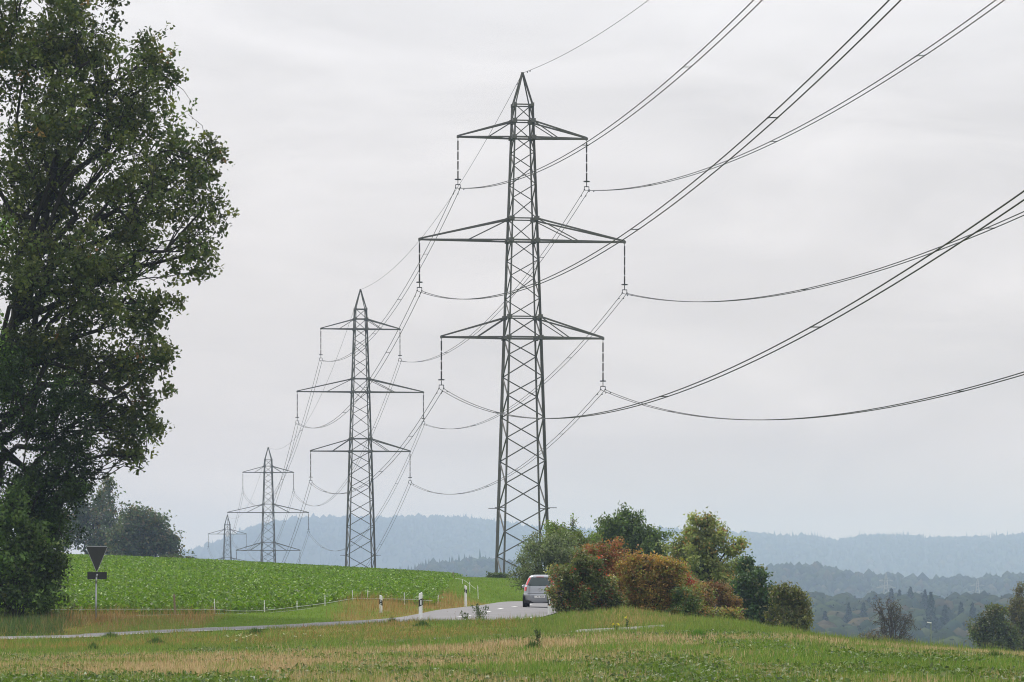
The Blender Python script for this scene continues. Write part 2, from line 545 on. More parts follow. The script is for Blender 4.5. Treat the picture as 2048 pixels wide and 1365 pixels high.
def tubes(segs, n=5):
    """segs: (p0, p1, r0, r1) arrays joined in one mesh"""
    p0 = np.array([s[0] for s in segs], float); p1 = np.array([s[1] for s in segs], float)
    r0 = np.array([s[2] for s in segs], float); r1 = np.array([s[3] for s in segs], float)
    d = p1 - p0; d /= np.linalg.norm(d, axis=1)[:, None] + 1e-9
    ref = np.where(np.abs(d[:, 2:3]) < .9, np.array([[0, 0, 1.]]), np.array([[1., 0, 0]]))
    u = np.cross(d, ref); u /= np.linalg.norm(u, axis=1)[:, None]
    v = np.cross(d, u)
    t = np.linspace(0, 2 * np.pi, n, False)
    ring = u[:, None] * np.cos(t)[None, :, None] + v[:, None] * np.sin(t)[None, :, None]
    A = p0[:, None] + ring * r0[:, None, None]; B = p1[:, None] + ring * r1[:, None, None]
    V = np.concatenate([A, B], 1).reshape(-1, 3)
    i = (np.arange(len(segs)) * 2 * n)[:, None]
    k = np.arange(n); k2 = (k + 1) % n
    q = np.stack([k, k2, k2 + n, k + n], -1).reshape(1, -1)
    Fc = (i + q).reshape(-1, 4)
    return V, Fc


def bent(p0, p1, n, amp, sag=0.0):
    p0 = np.array(p0, float); p1 = np.array(p1, float)
    t = np.linspace(0, 1, n + 1)[:, None]
    Lg = np.linalg.norm(p1 - p0)
    off = rng.normal(size=(n + 1, 3)) * amp * Lg
    off[0] = 0; off[-1] = 0
    off[:, 2] += (np.sin(np.pi * t[:, 0])) * sag * Lg
    return p0 + (p1 - p0) * t + off


def grow(name, base, lobes, pal, n_clusters, per, spread, leaf, trunk_r, forks, bark=None, label='', cat='tree', group=None,
         up=.6, droop=0.0, shell=.45, twig_r=.012, sub=5, var=.25, leaf_m=None, tone=.0, twigs=1.0, rough=.3, clumps=14, tight=.24, gain=1.55, crook=.05, sprays=0, trunk_top=None):
    """a tree or bush: lobes are (centre, radii) in metres; limbs run to each lobe, twigs to each leaf cluster"""
    base = np.array(base, float)
    root = empty(name, base)
    segs = []
    nodes = []
    lob = [(np.array(c, float), np.array(r, float)) for c, r in lobes]
    top = np.array(trunk_top, float) if trunk_top is not None else base + (np.mean([c for c, r in lob], 0) - base) * np.array([.6, .6, .9])
    if trunk_r > 0:
        tp = bent(base, top, 8, .012)
        tr = np.linspace(trunk_r, trunk_r * .35, 9)
        for i in range(8): segs.append((tp[i], tp[i + 1], tr[i] * (1.35 if i == 0 else 1), tr[i + 1]))
        nodes.append(tp[3:])
    else:
        tp = np.array([base] * 9)
    for c, r in lob:
        if trunk_r > 0:
            hgt = np.clip((c[2] - base[2]) * forks, tp[2][2] - base[2], tp[-1][2] - base[2]) + base[2]
            j = int(np.argmin(np.abs(tp[:, 2] - hgt))); st = tp[j]
            r0 = min(trunk_r * .5, trunk_r * (1 - j / 10)) * .8
        else:
            st = base + np.array([rng.normal() * .2, rng.normal() * .2, 0]); r0 = .035
        pth = bent(st, c, 6, crook, rng.uniform(.0, .16))
        rr = np.linspace(r0, max(r0 * .25, twig_r * 1.6), 7)
        for i in range(6): segs.append((pth[i], pth[i + 1], rr[i], rr[i + 1]))
        nodes.append(pth[2:])
        for k in range(sub):
            e_ = c + rand_unit(1)[0] * r * rng.uniform(.5, .85)
            st2 = pth[rng.integers(3, 7)]
            p2 = bent(st2, e_, 4, .06, .03)
            q = np.linspace(max(rr[-1] * .9, twig_r * 1.4), twig_r, 5)
            for i in range(4): segs.append((p2[i], p2[i + 1], q[i], q[i + 1]))
            nodes.append(p2[1:])
    nodes = np.concatenate(nodes)
    vol = np.array([np.prod(r) ** (2 / 3) for c, r in lob]); pk = vol / vol.sum()
    which = rng.choice(len(lob), n_clusters, p=pk)
    # leaf clusters gather in clumps spread over each lobe, leaving gaps between them
    sd = rand_unit(len(lob) * clumps, .15).reshape(len(lob), clumps, 3)
    srad = rng.uniform(shell ** 2, 1, (len(lob), clumps, 1)) ** .5 * (1 + rough * rng.normal(size=(len(lob), clumps, 1)) * .5)
    lc = np.array([l[0] for l in lob]); lr_ = np.array([l[1] for l in lob])
    SC = lc[:, None] + sd * np.clip(srad, .1, 1.14) * lr_[:, None] * .88
    kc = rng.integers(0, clumps, n_clusters)
    q = rng.normal(size=(n_clusters, 3)) * tight
    CC = SC[which, kc] + np.where(np.abs(q) > 2.2 * tight, q * .5, q) * lr_[which]
    if sprays:
        m_ = rng.choice(len(lob), sprays, p=pk); k2 = rng.integers(0, clumps, sprays)
        st_ = SC[m_, k2]
        dv = (st_ - lc[m_]) / lr_[m_] + rng.normal(size=(sprays, 3)) * .35 + [0, 0, .25]
        dv /= np.linalg.norm(dv, axis=1)[:, None]
        ln_ = lr_[m_].mean(1) * rng.uniform(.25, .75, sprays)
        tt_ = np.linspace(.2, 1, 5)
        extra = (st_[:, None] + dv[:, None] * (ln_[:, None] * tt_)[..., None] - np.array([0, 0, .12]) * (tt_ ** 2)[None, :, None] * ln_[:, None, None])
        for a_ in range(sprays): segs.append((st_[a_], extra[a_, -1], twig_r * 1.1, twig_r * .5))
        extra = extra.reshape(-1, 3) + rng.normal(size=(sprays * 5, 3)) * spread * .5
    for i_ in range(0, len(lob)):
        for k_ in range(0, clumps, 2):
            dd = ((nodes - SC[i_, k_]) ** 2).sum(1); st = nodes[int(dd.argmin())]
            p2 = bent(st, SC[i_, k_], 3, .07, .05)
            for a_ in range(3): segs.append((p2[a_], p2[a_ + 1], twig_r * (1.6 - .25 * a_), twig_r * (1.35 - .25 * a_)))
    nodes = np.concatenate([nodes, SC[:, ::2].reshape(-1, 3)])
    clump_tone = (1 + tone * rng.normal(size=(len(lob), clumps)) * .55)[which, kc]
    n_in = len(CC)
    if sprays:
        CC = np.concatenate([CC, extra]); clump_tone = np.concatenate([clump_tone, rng.uniform(.85, 1.35, len(extra))])
        n_clusters = len(CC)
    zmin = base[2] + .05
    CC[:, 2] = np.maximum(CC[:, 2], zmin + rng.uniform(0, .25, n_clusters))
    if twigs > 0:
        m = (rng.random(n_clusters) < twigs) & (np.arange(n_clusters) < n_in)
        for p in CC[m]:
            dd = ((nodes - p) ** 2).sum(1); st = nodes[int(dd.argmin())]
            mid = (st + p) / 2 + rng.normal(size=3) * .08 * math.sqrt(dd.min())
            segs.append((st, mid, twig_r, twig_r * .8)); segs.append((mid, p, twig_r * .8, twig_r * .5))
    tone_c = 1 + tone * (fbm(CC[:, 0] * .9 + 5, CC[:, 2] * .9 + CC[:, 1] * .5, 77, 2) - .5) * 2
    PP = np.repeat(CC, per, 0) + rng.normal(size=(n_clusters * per, 3)) * spread
    PP[:, 2] = np.maximum(PP[:, 2], base[2] + .02)
    kcl = palette(n_clusters, pal, var * .6)
    cols = gain * np.repeat(kcl * (tone_c * np.clip(clump_tone, .5, 1.7))[:, None], per, 0) * rng.uniform(1 - var, 1 + var, (n_clusters * per, 1))
    V, Fc, cc = leaves(PP, leaf[0], leaf[1], np.clip(cols, .003, .9), up, droop=droop)
    b0 = base.astype(np.float32)
    link('crown', np_mesh(name + '_crown', V - b0, Fc, cc, leaf_m or M_leaf), root)
    if segs:
        V, Fc = tubes(segs, 4)
        link('trunk' if trunk_r > 0 else 'stems', np_mesh(name + '_wood', V - b0, Fc, None, bark or M_bark), root)
    return tag(root, label, cat, group)


def lobes_px(Lp, Y, s=None):
    """lobes given as (photo x, photo y, half width px, half height px, depth offset m, half depth m)"""
    res = []
    for x, y, rx, ry, dy, rd in Lp:
        Yd = Y + dy
        k = Yd / F
        res.append((at(x, y, Yd), (rx * k, rd, ry * k)))
    return res

# ------------------------------------------------------------------ far hills and woods
print('hills')
M_hill = principled('wooded_hillside', (0.022, 0.031, 0.016), 1.0, noise=.3, scale=.02, spec=0.0)


def hill(name, prof, Yr, foot, depth_front, depth_back, x0, x1, seed, canopy):
    """a ridge: prof = (photo x, photo y of the tree tops) at distance Yr"""
    pp = np.array(prof, float)
    xs = np.linspace(x0, x1, 120)
    t = np.concatenate([np.linspace(-1, 0, 26), np.linspace(0, 1, 8)[1:]])
    Xg, Tg = np.meshgrid(xs, t)
    Yg = Yr + np.where(Tg < 0, Tg * depth_front, Tg * depth_back) + (fbm(Xg / 600, Tg * 0 + seed, seed, 2) - .5) * 200
    pxs = HX + F * Xg / Yr
    top = CZ + (HY - np.interp(pxs, pp[:, 0], pp[:, 1])) / F * Yr - canopy
    prof_t = 1 - np.abs(Tg) ** 1.6
    z = foot + (top - foot) * prof_t + (fbm(Xg / 170, Yg / 170, seed + 3, 3) - .5) * 9 * (1 - prof_t * .75)
    n, m = z.shape
    ii = np.arange(n * m).reshape(n, m)
    Fc = np.stack([ii[:-1, :-1], ii[:-1, 1:], ii[1:, 1:], ii[1:, :-1]], -1).reshape(-1, 4)
    o = link(name, np_mesh(name, np.stack([Xg, Yg, z], -1), Fc, None, M_hill, True))
    tag(o, kind='structure')
    return Xg, Yg, z


ICO = bmesh.new(); bmesh.ops.create_icosphere(ICO, subdivisions=1, radius=1.0)
ICO_V = np.array([v.co[:] for v in ICO.verts]); ICO_F = np.array([[v.index for v in f.verts] for f in ICO.faces]); ICO.free()
ICO2 = bmesh.new(); bmesh.ops.create_icosphere(ICO2, subdivisions=2, radius=1.0)
ICO2_V = np.array([v.co[:] for v in ICO2.verts]); ICO2_F = np.array([[v.index for v in f.verts] for f in ICO2.faces]); ICO2.free()
_a = np.linspace(0, 2 * np.pi, 7, False)
CONE_V = np.concatenate([np.stack([np.cos(_a), np.sin(_a), -1 + 0 * _a], 1), np.stack([.55 * np.cos(_a), .55 * np.sin(_a), -.1 + 0 * _a], 1), [[0, 0, 1.25]]])
CONE_F = np.array([[i, (i + 1) % 7, 7 + i] for i in range(7)] + [[(i + 1) % 7, 7 + (i + 1) % 7, 7 + i] for i in range(7)] + [[7 + i, 7 + (i + 1) % 7, 14] for i in range(7)])


def scatter_crowns(name, P, rad, hgt, cols, V0, F0, lumpy=.3):
    n, m = len(P), len(V0)
    j = 1 + rng.normal(size=(n, m, 1)) * lumpy * .5
    V = P[:, None] + V0[None] * j * np.stack([rad, rad, hgt * .5], 1)[:, None]
    V[..., 2] += (hgt * .5)[:, None]
    Fc = (F0[None] + (np.arange(n) * m)[:, None, None]).reshape(-1, 3)
    cc = np.repeat(cols, m, 0) * rng.uniform(.75, 1.25, (n * m, 1))
    return V.reshape(-1, 3), Fc, cc


def join(parts):
    V, Fc, cc, o = [], [], [], 0
    for v, f, c in parts:
        V.append(v); Fc.append(f + o); cc.append(c); o += len(v)
    return np.concatenate(V), np.concatenate(Fc), np.concatenate(cc)


FOREST = [(3, (.026, .038, .017)), (2, (.036, .046, .018)), (1, (.018, .03, .02)), (.6, (.058, .05, .024))]
CONIF = [(1, (.018, .034, .022))]


def wood_on(name, Xg, Yg, z, count, rmin, rmax, hmul, label, V0, F0, keep, conf=.12, ridge_boost=0, b0=0.0, b1=1.0, var=.25):
    n, m = z.shape
    a = rng.uniform(0, 26.5, count); b = rng.uniform(b0 * (m - 1), b1 * (m - 1) - .01, count)
    if ridge_boost:
        k = int(count * ridge_boost); a[:k] = 25 + rng.uniform(-1.6, .7, k)
    i, j = a.astype(int), b.astype(int); u, v = a - i, b - j

    def bil(A): return (A[i, j] * (1 - v) + A[i, j + 1] * v) * (1 - u) + (A[i + 1, j] * (1 - v) + A[i + 1, j + 1] * v) * u
    P = np.stack([bil(Xg), bil(Yg), bil(z)], 1)
    ok = keep(P); P = P[ok]
    rad = rng.uniform(rmin, rmax, len(P)); hgt = rad * 2 * hmul * rng.uniform(.8, 1.25, len(P))
    isc = (rng.random(len(P)) < conf * 2 * (fbm(P[:, 0] / 120, P[:, 1] / 120, 4, 2) > .5))
    parts = [scatter_crowns('', P[~isc], rad[~isc], hgt[~isc], palette((~isc).sum(), FOREST, var), V0, F0)]
    if isc.any():
        parts.append(scatter_crowns('', P[isc], rad[isc] * .55, hgt[isc] * 1.12, palette(isc.sum(), CONIF), CONE_V, CONE_F, .15))
    V, Fc, cc = join(parts)
    o = link(name, np_mesh(name, V, Fc, cc, M_wood))
    return tag(o, label, 'woodland', kind='stuff')


profA = [(-2500, 1100), (-600, 1150), (100, 1150), (280, 1140), (360, 1113), (430, 1093), (500, 1062), (560, 1044), (640, 1036), (760, 1038), (850, 1034), (960, 1038), (1020, 1048), (1100, 1057),
         (1200, 1062), (1330, 1060), (1400, 1064), (1480, 1067), (1560, 1072), (1640, 1076), (1663, 1079), (1667, 1088), (1672, 1077), (1720, 1073), (1800, 1072), (1860, 1077), (1960, 1076), (2048, 1070), (2500, 1050), (4500, 1090)]
gA = hill('far_hill', profA, 10500, -80, 2600, 1500, -3300, 4600, 2, 17)
wood_on('far_hill_wood', *gA, 9500, 6.5, 10.5, 1.1, 'blue hazed wood covering the long far ridge', ICO_V, ICO_F, lambda P: (np.abs(P[:, 0] / P[:, 1]) < .2) & (P[:, 1] > 8000), .3, .3, .17, .67, .1)
profB = [(-600, 1230), (650, 1175), (760, 1152), (830, 1135), (880, 1122), (960, 1117), (1010, 1122), (1080, 1135), (1200, 1140), (1400, 1137), (1510, 1136), (1560, 1131), (1625, 1128), (1660, 1136), (1700, 1146),
         (1760, 1148), (1800, 1150), (1850, 1156), (1900, 1156), (1950, 1157), (1980, 1152), (2048, 1148), (2400, 1140), (3500, 1180)]
gB = hill('middle_hill', profB, 4600, -77, 950, 700, -1000, 1500, 8, 14)
wood_on('middle_hill_wood', *gB, 6500, 4.2, 7.5, 1.05, 'hazy mixed wood on the middle ridge', ICO_V, ICO_F, lambda P: (P[:, 0] / P[:, 1] > -.06) & (P[:, 0] / P[:, 1] < .19) & (P[:, 1] > 3800), .16, .2, .28, .77, .18)

# the nearer valley wood, crowns built from leaf clumps
nC = 1300
Yc_ = rng.uniform(1250, 2520, nC); Xc_ = Yc_ * rng.uniform(.055, .185, nC)
Pc = np.stack([Xc_, Yc_, height(Xc_, Yc_) - 1], 1)
rad = rng.uniform(5.5, 9.5, nC); hgt = rng.uniform(13, 20, nC)
hgt *= 1 - .25 * (Yc_ < 1400)
parts = []
dirs = rand_unit(nC * 64, .35).reshape(nC, 64, 3)
rr_ = rng.uniform(.86, 1.02, (nC, 64, 1)) * (1 + .14 * np.sin(dirs[..., :1] * 5 + rng.uniform(0, 6, (nC, 1, 1))))
PP = Pc[:, None] + dirs * rr_ * np.stack([rad, rad, hgt * .42], 1)[:, None]
PP[..., 2] += (hgt * .56)[:, None]
ccol = np.repeat(palette(nC, FOREST + [(.5, (.065, .062, .026))], .3), 64, 0)
v1 = leaves(PP.reshape(-1, 3), 1.7, 1.4, ccol * rng.uniform(.7, 1.3, (nC * 64, 1)), .9)
v2 = scatter_crowns('', Pc + [0, 0, 2], rad * .93, hgt * .93, palette(nC, FOREST, .3), ICO2_V, ICO2_F, .14)
V, Fc, cc = join([v1, v2])
tag(link('valley_wood', np_mesh('valley_wood', V, Fc, cc, M_wood)), 'blue green broadleaf wood in the valley beyond the field', 'woodland', kind='stuff')


def conifer(name, base, H, r, label, group):
    base = np.array(base, float)
    root = empty(name, base)
    n = int(520)
    t = rng.random(n) ** .75
    zz = .10 * H + t * .9 * H
    tier = .78 + .22 * np.cos(zz / H * 2 * np.pi * 8)
    rad_ = r * (1 - t) ** .85 * tier * rng.uniform(.35, 1.0, n) ** .5 + .1
    an = rng.uniform(0, 2 * np.pi, n)
    P = np.stack([rad_ * np.cos(an), rad_ * np.sin(an), zz - rad_ * .22], 1)
    V, Fc, cc = leaves(P, 1.7, .8, palette(n, CONIF, .3), .5, droop=.3)
    link('crown', np_mesh(name + '_crown', V, Fc, cc, M_wood), root)
    V, Fc = tubes([((0, 0, -2.0), (0, 0, H * .5), .35, .2), ((0, 0, H * .5), (0, 0, H * .99), .2, .04)], 6)
    link('trunk', np_mesh(name + '_trunk', V, Fc, None, M_bark), root)
    return tag(root, label, 'tree', group)


ords = ['first', 'second', 'third', 'fourth', 'fifth', 'sixth', 'seventh', 'eighth', 'ninth', 'tenth', 'eleventh', 'twelfth', 'thirteenth', 'fourteenth']
con = [(1650, 1224, 1800, 4.2), (1697, 1208, 1850, 4.8), (1727, 1206, 1900, 4.8), (1738, 1196, 2200, 4.4), (1751, 1190, 2250, 5.0), (1783, 1178, 2250, 6.0), (1799, 1180, 2250, 4.4), (1821, 1175, 2250, 8.0),
       (1850, 1181, 2100, 6.0), (1862, 1185, 1750, 6.0), (1890, 1212, 1850, 4.6), (1922, 1206, 1900, 4.6), (1945, 1207, 1850, 5.2)]
for i, (x, y, Y, r) in enumerate(con):
    p = at(x, y, Y); g = h1(p.x, Y)
    conifer('conifer_tree', (p.x, Y, g), p.z - g, r * 1.25, 'hazy dark conifer in the valley wood, %s conifer counted from the left' % ords[i], 'conifers of the valley wood')

# ------------------------------------------------------------------ pylons
print('pylons')
TH = math.atan(.1057)
ROT = TH + R(3)
sec = [(-.5, -.5), (.5, -.5), (.5, -.36), (-.36, -.36), (-.36, .5), (-.5, .5)]
bm = bmesh.new()
lo = [bm.verts.new((x, y, 0)) for x, y in sec]; hi = [bm.verts.new((x, y, 1)) for x, y in sec]
for i in range(6): bm.faces.new((lo[i], lo[(i + 1) % 6], hi[(i + 1) % 6], hi[i]))
bm.faces.new(lo[::-1]); bm.faces.new(hi)
ANGLE = bm_mesh('angle_bar', bm, M_steel)
bm = bmesh.new(); bm_box(bm, (-.5, -.5, -.5), (.5, .5, .5))
PLATE = bm_mesh('gusset', bm, M_steel)
bm = bmesh.new(); bm_box(bm, (-.11, -.17, -.13), (.11, .17, .13), .02)
TIPPLATE = bm_mesh('arm_tip_plate', bm, M_steel)


def bar(name, p0, p1, wd, parent, roll=None):
    p0, p1 = Vector(p0), Vector(p1)
    d = p1 - p0
    q = d.to_track_quat('Z', 'Y').to_matrix().to_4x4()
    if roll is not None: q = q @ Matrix.Rotation(roll, 4, 'Z')
    o = link(name, ANGLE, parent)
    o.matrix_basis = Matrix.Translation(p0) @ q @ Matrix.Diagonal((wd, wd, d.length, 1))
    return o


LEV = [0, 2.35, 4.75, 7.1, 9.5, 11.75, 14, 16.1, 18.2, 20.1, 22.2, 23.95, 25.98, 27.8, 30, 31.6, 33.55, 35.7, 37.7, 39.1, 40.9, 42.25, 43.74, 45.37, 46.96]
TOP = 50.05


def hw(h): return np.interp(h, [0, 9.4, 23.95, 33.55, 43.74, 46.96], [2.30, 2.02, 1.60, 1.31, .98, .87])


def corner(k, h):          # 0 near left, 1 near right, 2 far right, 3 far left
    a = hw(h)
    return Vector(((-a, a, a, -a)[k], (-a, -a, a, a)[k], h))


ARMS = [('upper', 43.74, 45.37, 6.45), ('middle', 33.55, 35.7, 10.28), ('lower', 23.95, 25.98, 8.10)]


def make_pylon():
    root = empty('lattice_pylon')
    for k in range(4):
        bks = [-.6, 9.4, 23.95, 33.55, 46.96]
        for a, b in zip(bks[:-1], bks[1:]):
            c0 = corner(k, max(a, 0)); c0.z = a
            bar('leg', c0, corner(k, b), .225 if b < 30 else .19, root)
        bar('peak_bar', corner(k, 46.96), (0.05 * (-1, 1, 1, -1)[k], .05 * (-1, -1, 1, 1)[k], TOP), .15, root)
    for i in range(24):
        h0, h1_ = LEV[i], LEV[i + 1]
        wd = .115 if i < 12 else .095
        faces = [(0, 1), (1, 2), (2, 3), (3, 0)]
        for (a, b) in faces:
            # node corners: even levels 0 and 2, odd levels 1 and 3
            ev = a if a in (0, 2) else b
            od = b if ev == a else a
            p, q = (corner(ev, h0), corner(od, h1_)) if i % 2 == 0 else (corner(od, h0), corner(ev, h1_))
            bar('brace', p, q, wd, root)
    for hgt_ in (23.95, 25.98, 33.55, 35.7, 43.74, 45.37, 46.96):
        for a, b in ((0, 1), (1, 2), (2, 3), (3, 0)):
            bar('horizontal_bar', corner(a, hgt_), corner(b, hgt_), .12 if hgt_ not in (23.95, 33.55, 43.74) else .17, root)
        for k in range(4):
            g = link('gusset_plate', PLATE, root)
            g.location = corner(k, hgt_); g.scale = (.46, .46, .40) if hgt_ < 46 else (.3, .3, .36)
    cap = link('peak_cap', PLATE, root); cap.location = (0, 0, TOP); cap.scale = (.26, .26, .34)
    for s in (-1, 1):
        for yk in (0, 3) if s < 0 else (1, 2):
            c0 = corner(yk, 7.1)
            bar('anti_climb_bar', c0, c0 + Vector((s * 1.0, 0, 0)), .07, root)
    for nm, zb, zt, sp in ARMS:
        for s in (-1, 1):
            n_, f_ = (0, 3) if s < 0 else (1, 2)
            tip = Vector((s * sp, 0, zb))
            arm = link('cross_arm', TIPPLATE, root)
            arm.location = tip

            def sb(name, p0, p1, wd):
                return bar(name, Vector(p0) - tip, Vector(p1) - tip, wd, arm)
            tl, tf = tip + Vector((0, -.1, 0)), tip + Vector((0, .1, 0))
            sb('lower_chord', corner(n_, zb), tl, .17); sb('lower_chord', corner(f_, zb), tf, .17)
            sb('upper_chord', corner(n_, zt), tl + Vector((0, 0, .1)), .15); sb('upper_chord', corner(f_, zt), tf + Vector((0, 0, .1)), .15)
            fr = .46 if nm != 'middle' else .47
            mn = corner(n_, zb).lerp(tl, fr); mf = corner(f_, zb).lerp(tf, fr)
            sb('strut', corner(n_, zt), mn, .09); sb('strut', corner(f_, zt), mf, .09)
            sb('tie', mn, mf, .12)
            if nm == 'middle':
                for q_ in (.22, .75):
                    sb('tie', corner(n_, zb).lerp(tl, q_), corner(f_, zb).lerp(tf, q_), .12)
            sb('plan_brace', corner(n_, zb), mf, .09)
    return root


def copy_tree(o, parent=None):
    c = o.copy(); C.objects.link(c)
    if parent is not None:
        c.parent = parent
    for ch in o.children: copy_tree(ch, c)
    return c


LX0, LK = 41.2, .1057
PY = [380.0, 622.0, 976.0, 1305.0]
PBASE = [CZ - .5, CZ - 3.95, CZ - 17.75, CZ - 29.9]
PNAME = ['nearest pylon', 'second pylon', 'third pylon', 'farthest pylon']
PLAB = ['', 'second nearest lattice pylon rising behind the green crop field',
        'third lattice pylon along the line, its feet hidden by the crop', 'smallest and most distant lattice pylon beside the wooded slope']
PLAB[0] = 'tallest lattice power pylon standing by the hedge left of the coloured bushes'
proto = make_pylon()
PYL = []
for i in range(4):
    p = proto if i == 0 else copy_tree(proto)
    p.location = (LX0 - LK * PY[i], PY[i], PBASE[i]); p.rotation_euler = (0, 0, ROT)
    tag(p, PLAB[i], 'pylon', 'power line pylons in a row')
    PYL.append(p)


def pyl_pt(i, x, z):
    return Vector((LX0 - LK * PY[i] + x * math.cos(ROT), PY[i] + x * math.sin(ROT), PBASE[i] + z))


# insulator strings
def lathe(prof, n=10):
    bm = bmesh.new()
    rings = []
    for r_, z_ in prof:
        rings.append([bm.verts.new((r_ * math.cos(t), r_ * math.sin(t), z_)) for t in np.linspace(0, 2 * math.pi, n, False)])
    for a, b in zip(rings[:-1], rings[1:]):
        for i in range(n): bm.faces.new((a[i], a[(i + 1) % n], b[(i + 1) % n], b[i]))
    bm.faces.new(rings[0]); bm.faces.new(rings[-1])
    return bm


prof = [(.02, 0), (.05, -.02)]
for k in range(9):
    z_ = -.05 - k * .09
    prof += [(.062, z_), (.105, z_ - .035), (.062, z_ - .05)]
prof += [(.05, -.88), (.02, -.9)]
ROD = bm_mesh('insulator_rod', lathe(prof), M_insul)
bm = bmesh.new(); bm_tube(bm, (0, 0, 0), (0, 0, -.36), .028, n=6); bm_box(bm, (-.07, -.03, -.40), (.07, .03, -.30)); SHACK = bm_mesh('shackle', bm, M_fit)
bm = lathe([(.05, .03), (.30, .05), (.33, 0), (.30, -.05), (.05, -.03)], 14); RING = bm_mesh('grading_ring', bm, M_fit)
bm = bmesh.new()
bm_tube(bm, (0, 0, 0), (0, 0, -.42), .04, n=6)
bm_box(bm, (-.24, -.03, -.48), (.24, .03, -.40)); bm_box(bm, (-.26, -.025, -.74), (-.20, .025, -.44)); bm_box(bm, (.20, -.025, -.74), (.26, .025, -.44))
YOKE = bm_mesh('yoke', bm, M_fit)
bm = bmesh.new(); bm_box(bm, (-.05, -.22, -.06), (.05, .22, .05), .02); CLAMP = bm_mesh('clamp', bm, M_fit)
DROP = 4.98


def make_string():
    root = empty('insulator_string')
    link('shackle', SHACK, root)
    for k in range(4):
        o = link('insulator_rod', ROD, root); o.location = (0, 0, -.38 - k * .955)
    o = link('grading_ring', RING, root); o.location = (0, 0, -4.12)
    o = link('yoke', YOKE, root); o.location = (0, 0, -4.2)
    for s in (-1, 1):
        c = link('clamp', CLAMP, root); c.location = (s * .23, 0, -DROP + .03)
    return root


ps = make_string()
first = True
for i in range(4):
    for nm, zb, zt, sp in ARMS:
        for s in (-1, 1):
            if i == 3 and nm != 'upper': continue     # hidden behind the crop
            o = ps if first else copy_tree(ps); first = False
            o.location = pyl_pt(i, s * sp, zb - .10); o.rotation_euler = (0, 0, ROT)
            tag(o, 'insulator string hanging from the %s end of the %s arm, %s' % ('left' if s < 0 else 'right', nm, PNAME[i]), 'insulator', 'insulator strings on the pylons')


# conductors
def sag_line(a, b, curv, n):
    a, b = np.array(a), np.array(b)
    t = np.linspace(0, 1, n)[:, None]
    Lg = np.linalg.norm((b - a)[:2])
    P = a + (b - a) * t
    P[:, 2] -= .5 * curv * Lg * Lg * (t * (1 - t))[:, 0]
    return P


def wire_mesh(name, P, r, base):
    V, Fc = tubes([(P[i], P[i + 1], r, r) for i in range(len(P) - 1)], 5)
    return np_mesh(name, V - np.array(base), Fc, None, M_wire)


bm = bmesh.new(); bm_box(bm, (-.23, -.02, -.025), (.23, .02, .025)); bm_box(bm, (-.26, -.06, -.04), (-.20, .06, .04), .01); bm_box(bm, (.20, -.06, -.04), (.26, .06, .04), .01)
SPACER = bm_mesh('spacer', bm, M_fit)
bm = bmesh.new(); bm_tube(bm, (0, -.2, -.1), (0, -.08, -.1), .05, n=6); bm_tube(bm, (0, .08, -.1), (0, .2, -.1), .05, n=6); bm_tube(bm, (0, -.1, -.1), (0, .1, -.1), .015, n=5); bm_box(bm, (-.02, -.02, -.1), (.02, .02, .03))
DAMP = bm_mesh('vibration_damper', bm, M_fit)


def span_obj(i, j, x, z, nm, side):
    """wire pair from pylon i to pylon j (-1 is the support beside the camera, outside the picture)"""
    def pt(k, xx, zz):
        if k >= 0: return pyl_pt(k, xx, zz)
        return Vector((LX0 - LK * 75 + xx * math.cos(ROT), 75 + xx * math.sin(ROT), PBASE[0] + zz + (1.1 if nm else -3.0)))
    where = ('from the %s towards the camera' % PNAME[0]) if i < 0 else 'between the %s and the %s' % (PNAME[i], PNAME[j])
    a0, b0 = pt(i, x, z), pt(j, x, z)
    root = empty('conductor_pair' if nm else 'earth_wire', b0)
    base = b0
    if nm:
        d = (b0 - a0); yaw = math.atan2(d.y, d.x) - math.pi / 2
        cu = .00071
        for s in (-1, 1):
            P = sag_line(pt(i, x + s * .23, z), pt(j, x + s * .23, z), cu, 56)
            link('conductor', wire_mesh('conductor', P, .034 if i < 0 else .03, base), root)
            if j <= 1:
                for tt in ([.012] if i >= 0 else []) + [.988 if i < 0 else .985]:
                    Q = sag_line(pt(i, x + s * .23, z), pt(j, x + s * .23, z), cu, 401)[int(tt * 400)]
                    o = link('vibration_damper', DAMP, root); o.location = Vector(Q) - base; o.rotation_euler = (0, 0, yaw)
        C_ = sag_line(a0, b0, cu, 401)
        ns = 6
        for k in range(1, ns):
            Q = C_[int(400 * (k / ns) + rng.uniform(-9, 9))]
            o = link('spacer', SPACER, root); o.location = Vector(Q) - base; o.rotation_euler = (0, 0, yaw)
        tag(root, 'twin conductors of the %s arm, %s end, %s' % (nm, side, where), 'power line', 'conductor pairs of the power line')
    else:
        P = sag_line(a0, b0, .00053, 60)
        link('conductor', wire_mesh('earth_wire', P, .022, base), root)
        if j == 0 or i == 0:
            for tt in (.985, .978) if j == 0 else (.012, .02):
                Q = sag_line(a0, b0, .00053, 401)[int(tt * 400)]
                o = link('vibration_damper', DAMP, root); o.location = Vector(Q) - base; o.rotation_euler = (0, 0, TH)
        tag(root, 'single thin earth wire at the pylon tips %s' % where, 'power line', 'earth wires of the power line')


for i, j in ((-1, 0), (0, 1), (1, 2), (2, 3)):
    for nm, zb, zt, sp in ARMS:
        for s in (-1, 1):
            span_obj(i, j, s * sp, zb - .10 - DROP, nm, 'left' if s < 0 else 'right')
    span_obj(i, j, 0, TOP + .1, None, '')

